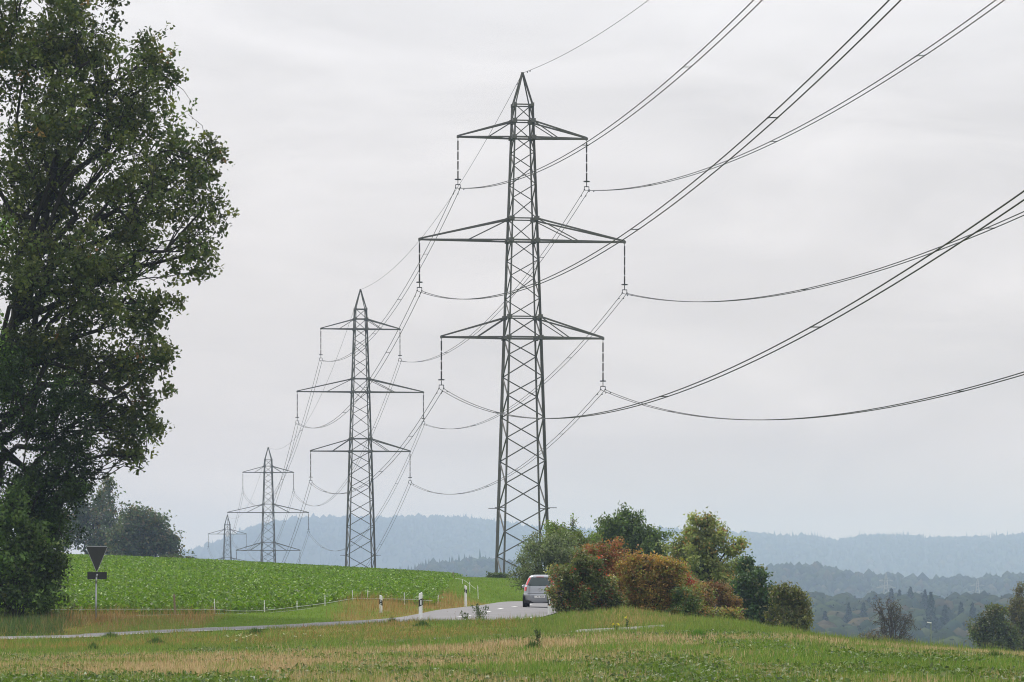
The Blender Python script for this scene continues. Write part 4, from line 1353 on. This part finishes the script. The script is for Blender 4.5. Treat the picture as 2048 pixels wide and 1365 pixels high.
shrub('dogwood_bush', 181, [(1352, 1140, 16, 9, 0, .4), (1364, 1138, 8, 6, 0, .25), (1368, 1160, 14, 14, 0, .4), (1380, 1175, 16, 14, 0, .4), (1362, 1175, 18, 22, 0, .5), (1318, 1138, 14, 10, 0, .3)],
      [(2, (.24, .03, .026)), (2, (.18, .06, .03)), (2, (.13, .09, .03))], 420, 8, .07, (.09, .06), 'scarlet leaved shoots at the right shoulder of the orange bush', shell=.2, rough=.5)
shrub('privet_bush', 175, [(1362, 1195, 20, 24, 0, .6), (1366, 1218, 24, 22, 0, .6), (1350, 1228, 24, 14, 0, .5), (1385, 1212, 10, 18, 0, .3)], [(3, (.045, .07, .022)), (1.5, (.075, .09, .028)), (1, (.12, .08, .03))], 700, 8, .08, (.112, .072), 'small dark green privet at the right foot of the orange bush', shell=.3, tone=.3)
shrub('dogwood_bush', 190, [(1398, 1185, 22, 22, 0, .6), (1388, 1205, 16, 30, 0, .5), (1410, 1210, 20, 30, 0, .6), (1400, 1235, 26, 14, 0, .5)], [(3, (.14, .075, .036)), (1.5, (.095, .1, .03)), (1, (.16, .10, .05))], 650, 7, .10, (.112, .072), 'russet shrub between the dark privet and the small green bush', shell=.3, tone=.35, rough=.4)
shrub('hazel_bush', 191, [(1412, 1200, 14, 22, 0, .4), (1414, 1225, 16, 20, 0, .5)], [(3, (.075, .11, .03)), (1, (.095, .13, .04))], 330, 7, .10, (.09, .06), 'small fresh green bush among the russet shrubs', shell=.3)
shrub('dogwood_bush', 192, [(1438, 1195, 24, 24, 0, .7), (1432, 1225, 26, 26, 0, .7), (1456, 1225, 20, 22, 0, .6), (1470, 1240, 12, 12, 0, .4), (1425, 1178, 14, 12, 0, .4)], [(3, (.135, .075, .036)), (2, (.11, .085, .03)), (.5, (.17, .06, .04))], 900, 7, .10, (.112, .072), 'russet shrub at the foot of the tall yellow green maple', shell=.3, tone=.35, rough=.4)
MAP1 = [(3, (.105, .118, .040)), (2, (.09, .108, .04)), (1, (.125, .12, .04)), (.25, (.15, .09, .03))]
shrub('maple_tree', 236, [(1412, 1055, 26, 20, 0, .9), (1385, 1070, 24, 24, .3, .9), (1440, 1075, 24, 22, -.2, .9), (1360, 1095, 26, 20, 0, .9), (1410, 1095, 40, 32, .4, 1.4), (1465, 1105, 22, 22, 0, .8), (1380, 1125, 34, 28, -.3, 1.2), (1430, 1130, 40, 34, .3, 1.4), (1470, 1135, 18, 22, 0, .7), (1445, 1170, 38, 26, 0, 1.2), (1400, 1155, 30, 24, .5, 1.0), (1355, 1110, 18, 14, 0, .6), (1480, 1085, 8, 8, 0, .3), (1415, 1038, 9, 9, 0, .3)],
      MAP1, 1120, 9, .16, (.18, .115), 'tall yellow green maple with open crown rising behind the hedge', 'tree', trunk=.2, forks=.6, shell=.3, tone=.3, rough=.5, twigs=.4, droop=.4, tight=.18, gain=2.7)
MAP2 = [(3, (.034, .058, .024)), (2, (.042, .07, .028)), (.6, (.075, .07, .03))]
shrub('maple_tree', 232, [(1492, 1145, 22, 20, 0, .8), (1505, 1170, 34, 26, 0, 1.2), (1490, 1200, 30, 36, .3, 1.1), (1525, 1195, 24, 24, -.2, .9), (1515, 1230, 36, 32, 0, 1.2), (1480, 1235, 20, 26, 0, .8), (1535, 1225, 16, 28, 0, .7), (1497, 1130, 9, 9, 0, .3), (1505, 1262, 34, 18, 0, 1)],
      MAP2, 1500, 9, .15, (.18, .13), 'dark blue green maple in front of the hazy ridge', 'tree', trunk=.2, forks=.5, shell=.35, tone=.3, rough=.4, twigs=.4)
MAP3 = [(3, (.085, .088, .032)), (2, (.07, .078, .03)), (1, (.115, .09, .04))]
shrub('maple_tree', 228, [(1558, 1190, 14, 16, 0, .5), (1583, 1195, 24, 22, 0, .8), (1570, 1220, 30, 28, .2, 1.0), (1600, 1220, 18, 20, 0, .7), (1612, 1232, 10, 14, 0, .4), (1590, 1248, 30, 24, 0, 1.0), (1560, 1250, 24, 26, .3, .9), (1572, 1180, 10, 9, 0, .3), (1595, 1185, 9, 9, 0, .3), (1590, 1272, 22, 14, 0, .8)],
      MAP3, 1150, 9, .14, (.17, .12), 'olive brown maple at the right end of the hedge', 'tree', trunk=.16, forks=.5, shell=.35, tone=.3, rough=.45, twigs=.5)
shrub('bramble_thicket', 177, [(1225, 1205, 30, 20, 0, .7), (1262, 1185, 26, 26, .6, .6), (1292, 1222, 34, 16, -.5, .6), (1335, 1226, 30, 16, -.3, .6), (1352, 1175, 20, 26, .8, .5), (1385, 1228, 30, 18, 2, .6), (1420, 1236, 28, 15, 4, .6), (1455, 1243, 24, 12, 6, .6), (1385, 1195, 18, 24, 3, .5)],
      [(3, (.09, .105, .03)), (2, (.13, .095, .035)), (1.5, (.16, .08, .035)), (1, (.12, .12, .04))], 1500, 7, .11, (.11, .07), 'low tangled brambles along the foot of the coloured hedge', shell=.2, tone=.4, rough=.5, twigs=.6)
shrub('elder_bush', 236, [(1548, 1240, 20, 26, 0, .8), (1540, 1260, 22, 20, 0, .8), (1470, 1250, 24, 20, -2, .8)], [(2, (.06, .08, .03)), (1, (.085, .085, .035))], 420, 8, .14, (.16, .11), 'dull green growth between the two maples at the hedge end', shell=.2, tone=.3, rough=.5, twigs=.5)
b_ = at(993, 1163, 372)
grow('elder_bush', (b_.x, 372, h1(b_.x, 372)), lobes_px([(985, 1154, 9, 8, 0, .5), (1000, 1156, 10, 7, 0, .5), (1012, 1157, 8, 6, 0, .4)], 372), [(1, (.05, .075, .025))], 200, 7, .13, (.2, .13), 0, .5, label='small dark bush around the foot of the tallest pylon', cat='bush', shell=.2)

# ------------------------------------------------------------------ trees beyond the right field edge
SNAG = [(3, (.085, .06, .045)), (1, (.07, .065, .04))]
b_ = at(1783, 1330, 400); gb = h1(b_.x, 400)
grow('pear_tree', (b_.x, 400, gb), lobes_px([(1783, 1215, 24, 18, 0, 1.1), (1757, 1215, 18, 18, 0, .9), (1768, 1240, 22, 18, .3, 1.0), (1800, 1245, 24, 20, 0, 1.0), (1820, 1240, 14, 20, 0, .7), (1783, 1262, 42, 20, 0, 1.6), (1800, 1280, 30, 18, .4, 1.3), (1760, 1275, 26, 16, 0, 1.1), (1790, 1230, 18, 18, .4, .8)], 400),
     SNAG, 1000, 2, .14, (.15, .09), .22, .45, bark=M_bark_grey, label='nearly bare pear tree standing beyond the field edge', cat='tree', shell=.3, sub=12, twigs=1.0, twig_r=.024, rough=.4, trunk_top=at(1784, 1215, 400), gain=1.2)
b_ = at(1745, 1320, 396)
grow('thicket_bush', (b_.x, 396, h1(b_.x, 396)), lobes_px([(1745, 1290, 26, 20, 0, 1.2), (1725, 1297, 14, 12, 0, .8), (1772, 1293, 18, 18, 0, 1)], 396), [(2, (.075, .07, .035)), (1, (.09, .065, .045))], 420, 7, .2, (.24, .16), 0, .5, label='brown thicket at the left foot of the bare pear tree', cat='bush')
b_ = at(1815, 1325, 392)
grow('thicket_bush', (b_.x, 392, h1(b_.x, 392)), lobes_px([(1812, 1297, 18, 14, 0, 1.0), (1826, 1294, 6, 10, 0, .4)], 392), [(2, (.065, .072, .032)), (1, (.08, .065, .04))], 200, 7, .2, (.22, .15), 0, .5, label='low brown thicket at the right foot of the bare pear tree', cat='bush')
b_ = at(1990, 1345, 395)
grow('walnut_tree', (b_.x, 395, h1(b_.x, 395)), lobes_px([(1985, 1240, 26, 24, 0, 1.5), (1965, 1265, 28, 26, 0, 1.6), (2005, 1268, 30, 28, .3, 1.8), (1985, 1290, 34, 28, 0, 1.8), (1952, 1272, 14, 16, 0, .9), (1998, 1225, 14, 14, 0, .8), (2012, 1300, 26, 26, .3, 1.4)], 395),
     [(3, (.06, .078, .028)), (2, (.075, .085, .03)), (.5, (.095, .075, .03))], 1500, 8, .22, (.27, .18), .25, .5, label='rounded walnut tree at the right edge below the birch', cat='tree', shell=.35, tone=.3, rough=.35, twigs=.4, twig_r=.025)
b_ = at(2052, 1350, 402)
grow('birch_tree', (b_.x, 402, h1(b_.x, 402)), lobes_px([(2040, 1178, 10, 16, 0, .6), (2036, 1210, 18, 22, 0, .9), (2050, 1235, 30, 30, 0, 1.5), (2030, 1245, 16, 28, .3, .9), (2045, 1280, 32, 36, 0, 1.6), (2075, 1220, 26, 50, 0, 1.4), (2040, 1310, 30, 22, 0, 1.4), (2023, 1222, 9, 12, 0, .5)], 402),
     [(3, (.095, .085, .04)), (2, (.08, .08, .035)), (1, (.12, .095, .05))], 1300, 8, .2, (.22, .12), .18, .6, bark=M_bark_grey, label='drooping brownish birch cut by the right picture edge', cat='tree', shell=.3, droop=1.2, up=0, twigs=.5, rough=.45, twig_r=.025)

# ------------------------------------------------------------------ crop, grass, stubble
print('grass')


def blades(P, hgt_, wid, lean, cols, three=False):
    """upright tapering blades"""
    n = len(P)
    an = rng.uniform(0, 2 * np.pi, n)
    s = np.stack([np.cos(an), np.sin(an), np.zeros(n)], 1) * (np.asarray(wid) * .5 * np.ones(n))[:, None]
    an2 = rng.uniform(0, 2 * np.pi, n)
    ln = np.abs(rng.normal(size=n)) * lean
    tip = P + np.stack([np.cos(an2) * ln, np.sin(an2) * ln, np.ones(n)], 1) / np.sqrt(1 + ln ** 2)[:, None] * np.asarray(hgt_)[:, None]
    V = np.stack([P - s, P + s, tip], 1).reshape(-1, 3)
    Fc = np.arange(3 * n).reshape(-1, 3)
    return V, Fc, np.repeat(cols, 3, 0)


def pts(n, u0, u1, y0, y1, p=2.0):
    """ground points between the rays u0 and u1, thinning with distance"""
    a = rng.random(n)
    q = 2.0 - p                             # p = 0 even on the ground, p = 2 thins with the distance squared
    Y = (y0 ** q + a * (y1 ** q - y0 ** q)) ** (1 / q) if abs(q) > 1e-6 else y0 * (y1 / y0) ** a
    return Y * rng.uniform(u0, u1, n), Y


def off_road(X, Y, m=.15):
    return near_path(X, Y, ROADS)[0] > RW + m


U0, U1 = -.150, .150
# near field: stubble straws with grass and weeds between
X, Y = pts(275000, U0, U1, 57, 118, 1.6)
sw = stubble_w(X, Y)
is_s = rng.random(len(X)) < sw * .6
dt, _ = near_path(X, Y, TRACKS)
keep = (dt > 1.75) | (rng.random(len(X)) < np.where((HX + F * X / Y > 1150) & (HX + F * X / Y < 1330), .01, 1.0)); X, Y, is_s = X[keep], Y[keep], is_s[keep]
P = np.stack([X, Y, height(X, Y) - .01], 1)
gn = fbm(X * .9, Y * .3, 55, 3)
cols = palette(len(X), [(3, (.085, .135, .025)), (2, (.065, .115, .022)), (1.2, (.13, .16, .04)), (.8, (.17, .15, .06))])
cs_ = palette(len(X), [(3, (.42, .305, .215)), (2, (.34, .235, .155)), (1.5, (.52, .40, .30)), (.8, (.27, .17, .10))])
cols = np.where(is_s[:, None], cs_ * 1.1, cols * (1.3 + .65 * gn)[:, None])
tf = np.clip(fbm(X * 2.6, Y * 1.1, 101, 2) * 2.2 - .75, .15, 1.6)
hh = np.where(is_s, rng.uniform(.08, .2, len(X)), rng.uniform(.05, .2, len(X)) * (.35 + gn) * (.5 + tf))
ww = np.where(is_s, .014, .019) * (Y / 75)
V, Fc, cc = blades(P, hh, ww, np.where(is_s, .18, .65), cols)
tag(link('stubble_field', np_mesh('stubble_field', V, Fc, cc, M_grass)), 'pinkish stubble mixed with green grass in the foreground field', 'grass', kind='stuff')
# broad leaved weeds in the stubble
X, Y = pts(52000, U0, U1, 57, 112, 1.6)
k = rng.random(len(X)) < np.clip((fbm(X * .35 + 40, Y * .12, 61, 3) - .42) * 4, 0, 1) * (1 - .7 * stubble_w(X, Y)); X, Y = X[k], Y[k]
P = np.stack([X, Y, height(X, Y) + rng.uniform(.02, .11, len(X))], 1)
V, Fc, cc = leaves(P, .10, .055, palette(len(X), [(3, (.08, .13, .028)), (2, (.11, .16, .04)), (1, (.18, .22, .09)), (.5, (.06, .09, .04))]), 1.2)
tag(link('field_weeds', np_mesh('field_weeds', V, Fc, cc, M_beet)), 'low bright green weeds spreading through the stubble', 'weeds', kind='stuff')

# roadside verge between track and road
X, Y = pts(230000, U0, U1, 113, 176, 1.2)
d, kk = near_path(X, Y, ROADS); dt, _ = near_path(X, Y, TRACKS)
T_ = np.gradient(ROADS[:, :2], axis=0); T_ /= np.linalg.norm(T_, axis=1)[:, None]
side = (X - ROADS[kk, 0]) * T_[kk, 1] - (Y - ROADS[kk, 1]) * T_[kk, 0]     # > 0 on the camera side
px = HX + F * X / Y
k = (side > 0) & (d > RW + .12) & ((dt > 1.7) | (rng.random(len(X)) < np.where((px > 1150) & (px < 1330), .01, 1.0))); X, Y, d, px = X[k], Y[k], d[k], px[k]
vr = verge_rust(X, Y)
P = np.stack([X, Y, height(X, Y) - .01], 1)
rust = rng.random(len(X)) < vr * .8
cg = palette(len(X), [(3, (.085, .125, .025)), (2, (.11, .14, .03)), (1, (.15, .14, .045)), (.8, (.07, .11, .025))])
cr_ = palette(len(X), [(3, (.20, .12, .05)), (2, (.24, .165, .08)), (1, (.16, .09, .036))])
gn = fbm(X * .8, Y * .35, 91, 3)
tf = np.clip(fbm(X * 2.2, Y * .9, 107, 2) * 2.4 - .85, .1, 1.7)
hh = rng.uniform(.06, .26, len(X)) * (.3 + gn) * (.5 + tf) * np.clip((d - RW) / 1.2 + .25, .25, 1) * np.where(px > 1000, 1.25, 1)
V, Fc, cc = blades(P, hh, .016 * (Y / 100), .6, 1.6 * np.where(rust[:, None], cr_, cg * (.7 + .35 * gn + .2 * tf)[:, None]))
tag(link('verge_grass', np_mesh('verge_grass', V, Fc, cc, M_grass)), 'mixed green and rusty grass on the bank below the road', 'grass', kind='stuff')

# dry seed stalks standing above the verge
X, Y = pts(5200, U0, U1, 60, 150, 1.0)
d, kk = near_path(X, Y, ROADS); dt, _ = near_path(X, Y, TRACKS)
side = (X - ROADS[kk, 0]) * T_[kk, 1] - (Y - ROADS[kk, 1]) * T_[kk, 0]
k = ((side > 0) | (Y < 135)) & (d > RW + .9) & (dt > 1.8) & (rng.random(len(X)) < np.clip(fbm(X * .5, Y * .2, 131, 2) * 3 - 1.1, 0, 1)); X, Y = X[k], Y[k]
P = np.stack([X, Y, height(X, Y) - .01], 1)
k = HX + F * X / Y < 1330; X, Y, P = X[k], Y[k], P[k]
hs = rng.uniform(.2, .42, len(X))
c_ = palette(len(X), [(2, (.34, .25, .14)), (1, (.26, .15, .08)), (1, (.20, .19, .08))])
b1 = blades(P, hs, .012 * (Y / 90), .25, c_)
tips = b1[0].reshape(-1, 3, 3)[:, 2]
b2 = leaves(tips, .06, .016, c_ * .9, 0, jitter=.4)
V, Fc, cc = join([b1, b2])
tag(link('seed_stalks', np_mesh('seed_stalks', V, Fc, cc, M_grass)), 'thin dry seed stalks standing in the verge and stubble', 'grass', kind='stuff')

# far side of the road: dry tall grass, then green up to the fence and the crest
X, Y = pts(210000, -.150, .075, 146, 430, 1.6)
d, kk = near_path(X, Y, ROADS)
side = (X - ROADS[kk, 0]) * T_[kk, 1] - (Y - ROADS[kk, 1]) * T_[kk, 0]
px = HX + F * X / Y
k = ((side < 0) | (Y > 260)) & (d > RW + .15) & ((Y < fence_line_Y(px) + 1.5) | (px > 930)); X, Y, px, d = X[k], Y[k], px[k], d[k]
vr = verge_rust(X, Y); rust = rng.random(len(X)) < vr
P = np.stack([X, Y, height(X, Y) - .02], 1)
cg = palette(len(X), [(3, (.10, .165, .022)), (2, (.12, .185, .026)), (1, (.16, .18, .05))])
cr_ = palette(len(X), [(3, (.22, .125, .055)), (2, (.27, .165, .075)), (1, (.18, .10, .04)), (1.5, (.27, .20, .11)), (1, (.14, .15, .05))])
hh = np.where(rust, rng.uniform(.25, .62, len(X)), rng.uniform(.08, .2, len(X))) * np.clip((d - RW) / 1.5 + .3, .3, 1)
V, Fc, cc = blades(P, hh, np.where(rust, .016, .02) * (Y / 150), np.where(rust, .28, .5), 1.4 * np.where(rust[:, None], cr_, cg))
tag(link('roadside_grass', np_mesh('roadside_grass', V, Fc, cc, M_grass)), 'tall rusty grass and green strip between road and crop', 'grass', kind='stuff')

# rank weeds at the foot of the left trees
X, Y = pts(16000, -.155, -.112, 150.6, 164, 1.0)
d, kk = near_path(X, Y, ROADS); px = HX + F * X / Y
k = (d > RW + .5) & (rng.random(len(X)) < 1 - sstep(60, 150, px + (fbm(X * .8, Y * .5, 12, 2) - .5) * 120)); X, Y, d = X[k], Y[k], d[k]
P = np.stack([X, Y, height(X, Y) - .02], 1)
V, Fc, cc = blades(P, rng.uniform(.12, .7, len(X)) * (.35 + fbm(X * 1.3, Y * .6, 14, 3)) * np.clip((d - RW) / 4 + .2, .2, 1), .035, .6, 1.5 * palette(len(X), [(3, (.055, .088, .028)), (2, (.08, .11, .035)), (.6, (.14, .13, .055)), (.3, (.18, .11, .05))]))
tag(link('roadside_weeds', np_mesh('roadside_weeds', V, Fc, cc, M_grass)), 'rank dark weeds at the foot of the left trees', 'weeds', kind='stuff')

# grass along the right field edge and the hedge bank
X, Y = pts(60000, .012, .150, 113, 210, 1.4)
d, kk = near_path(X, Y, ROADS); dt, _ = near_path(X, Y, TRACKS); px = HX + F * X / Y
k = (d > RW + .2) & (dt > 1.7) & ((px > 1480) | (Y > 133)); X, Y, px = X[k], Y[k], px[k]
P = np.stack([X, Y, height(X, Y) - .02], 1)
dry = rng.random(len(X)) < np.clip(.75 - np.abs(px - 1270) / 200, 0, .8) + .10
cg = palette(len(X), [(3, (.105, .15, .03)), (2, (.13, .165, .035)), (1, (.17, .17, .06))]); cr_ = palette(len(X), [(3, (.30, .21, .11)), (2, (.24, .14, .07))])
V, Fc, cc = blades(P, rng.uniform(.08, .3, len(X)) * np.where(px > 1480, .55, 1.2), .02 * (Y / 130), .5, 1.4 * np.where(dry[:, None], cr_, cg))
tag(link('bank_grass', np_mesh('bank_grass', V, Fc, cc, M_grass)), 'yellow green grass on the bank below the hedge and field edge', 'grass', kind='stuff')

# beet crop
X, Y = pts(180000, -.150, -.010, 160, 352, 1.5)
px = HX + F * X / Y
k = (Y > fence_line_Y(px) + 1.6) & (px < 915 + (Y - 200) * .03); X, Y, px = X[k], Y[k], px[k]
row = np.round(X / .5) * .5; X = row + rng.normal(size=len(X)) * .13
P = np.stack([X, Y, height(X, Y) + rng.uniform(.05, .34, len(X))], 1)
pn = .6 * fbm(X * .12, Y * .05, 71, 3) + .4 * fbm(X * .9, Y * .5, 73, 2)
cb = palette(len(X), [(4, (.072, .13, .012)), (3, (.095, .158, .015)), (.5, (.14, .20, .03)), (1, (.05, .09, .014))]) * (1.25 + .7 * pn)[:, None]
V, Fc, cc = leaves(P, .22, .11, cb, .75, .12)
tag(link('beet_crop', np_mesh('beet_crop', V, Fc, cc, M_beet)), 'bright green beet crop covering the slope on the left', 'crop', kind='stuff')

# ------------------------------------------------------------------ single plants
print('plants')
def plant(name, px, pyb, Y, hgt_, rad_, pal, n, leaf, label, cat='plant', stems=4, flower=None):
    X = (px - HX) / F * Y; g = h1(X, Y)
    root = empty(name, (X, Y, g))
    t = rng.random(n) ** .8
    k = rng.integers(0, stems, n)
    ends = rand_unit(stems) * rad_ * .8; ends[:, 2] = hgt_ * rng.uniform(.7, 1.0, stems)
    P = ends[k] * t[:, None] + rng.normal(size=(n, 3)) * rad_ * .22 * (1.15 - t)[:, None]
    P[:, 2] = np.abs(P[:, 2]) + .02
    V, Fc, cc = leaves(P, leaf[0], leaf[1], palette(n, pal), .4)
    link('foliage', np_mesh(name + '_foliage', V, Fc, cc, M_leaf), root)
    V, Fc = tubes([((0, 0, -.05), tuple(e_), .008, .004) for e_ in ends], 4)
    link('stems', np_mesh(name + '_stems', V, Fc, None, principled('stem', (.10, .12, .05), .8)), root)
    if flower:
        for e_ in ends[:flower[2]]:
            m = 9
            Q = e_ + rng.normal(size=(m, 3)) * flower[1] * .35
            V, Fc, cc = leaves(Q, flower[1], flower[1] * .8, np.tile(flower[0], (m, 1)), .6)
            link('flower', np_mesh('flower', V, Fc, cc, M_leaf), root)
    return tag(root, label, cat)


SAL = [(3, (.06, .095, .03)), (1, (.08, .12, .045))]
plant('willow_sapling', 962, 1250, 150, .72, .45, SAL, 420, (.075, .03), 'leafy willow sapling on the verge in front of the road bend', stems=9)
plant('willow_sapling', 930, 1248, 150.5, .50, .35, SAL, 170, (.07, .03), 'smaller thin sapling just left of the leafy willow sapling', stems=6)
plant('tall_weed', 1077, 1297, 100, .48, .16, SAL, 220, (.06, .025), 'upright leafy weed standing in the stubble below the car', stems=4)
YEL = (.75, .62, .05)
plant('evening_primrose', 1254, 1264, 127, .46, .13, SAL, 60, (.07, .025), 'tall primrose with a single yellow flower beside the track', stems=2, flower=(YEL, .055, 1))
plant('evening_primrose', 1232, 1266, 125.5, .26, .12, SAL, 70, (.07, .025), 'low primrose with yellow flowers at the track edge', stems=3, flower=(YEL, .055, 2))
for i, (x, y, Y, r, lab) in enumerate([(512, 1272, 138, .34, 'dark green tuft on the verge right of the long edge line'), (312, 1288, 128, .34, 'dark grass tuft on the bank below the timber fence post'), (222, 1276, 141, .36, 'flat green tuft at the road edge below the sign'),
                                       (785, 1253, 146, .22, 'small round green tuft below the delineator posts'), (845, 1268, 138, .3, 'low weed clump on the bank under the nearest delineator'), (1395, 1292, 104, .34, 'bright green clump in the field at right of the primroses'),
                                       (1066, 1307, 96, .26, 'grey green low clump just below the upright weed'), (187, 1303, 116, .22, 'upright grass tuft by the farm track at left'), (1990, 1338, 88, .3, 'dark leaf clump near the right picture edge')]):
    X = (x - HX) / F * Y; g = h1(X, Y)
    n = 420
    Q = np.stack([rng.normal(size=n) * r * .5, rng.normal(size=n) * r * .5, np.zeros(n)], 1)
    V, Fc, cc = blades(Q, rng.uniform(.1, .30, n) * np.exp(-((Q[:, :2] ** 2).sum(1)) / (r * .8) ** 2) + .05, .022, .5, palette(n, [(3, (.05, .10, .025)), (1, (.07, .13, .03))] if i != 5 else [(1, (.08, .19, .02))]))
    o = empty('grass_tuft', (X, Y, g)); tag(link('blades', np_mesh('grass_tuft', V, Fc, cc, M_grass), o), kind='stuff')
    tag(o, lab, 'grass tuft', 'tufts in the verge and field')
# white yarrow heads
X, Y = [], []
for x, y, Yd in [(452, 1288, 122), (456, 1290, 121), (478, 1286, 123), (482, 1288, 122), (487, 1293, 119), (493, 1296, 118), (480, 1296, 118), (474, 1293, 119), (502, 1291, 120), (512, 1290, 121), (568, 1289, 121), (591, 1301, 115), (610, 1294, 119), (472, 1300, 116), (498, 1297, 118), (640, 1296, 118)]:
    X.append((x - HX) / F * Yd); Y.append(Yd)
X, Y = np.array(X), np.array(Y)
g = height(X, Y)
for i in range(len(X)):
    root = empty('yarrow', (X[i], Y[i], g[i]))
    hh = rng.uniform(.22, .34)
    V, Fc = tubes([((0, 0, 0), (rng.normal() * .02, 0, hh), .005, .004)], 4); link('stem', np_mesh('yarrow_stem', V, Fc, None, principled('yarrow_stem', (.09, .11, .04), .8)), root)
    Q = np.stack([rng.normal(size=14) * .02, rng.normal(size=14) * .02, np.full(14, hh) + rng.normal(size=14) * .008], 1)
    V, Fc, cc = leaves(Q, .024, .02, np.tile((.62, .62, .56), (14, 1)), 1.5); link('flower_head', np_mesh('yarrow_head', V, Fc, cc, M_leaf), root)
    tag(root, 'white yarrow flower on the bank left of the nearest delineator', 'flower', 'white yarrow flowers on the bank')

# ------------------------------------------------------------------ haze
print('haze')
bm = bmesh.new(); bm_box(bm, (-7500, -320, -95), (7500, 13500, 190))
hm = bpy.data.materials.new('haze'); hm.use_nodes = True
t = hm.node_tree; t.nodes.clear()
mo = t.nodes.new('ShaderNodeOutputMaterial'); pv = t.nodes.new('ShaderNodeVolumePrincipled')
pv.inputs['Density'].default_value = 0.000162
pv.inputs['Color'].default_value = (0.475, 0.605, 0.865, 1)
pv.inputs['Absorption Color'].default_value = (0.45, 0.45, 0.45, 1)
pv.inputs['Anisotropy'].default_value = 0.0
t.links.new(pv.outputs[0], mo.inputs['Volume'])
hz = link('haze', bm_mesh('haze', bm, hm)); tag(hz, 'thin blue grey haze filling the whole valley', 'haze', kind='stuff')
print('done')
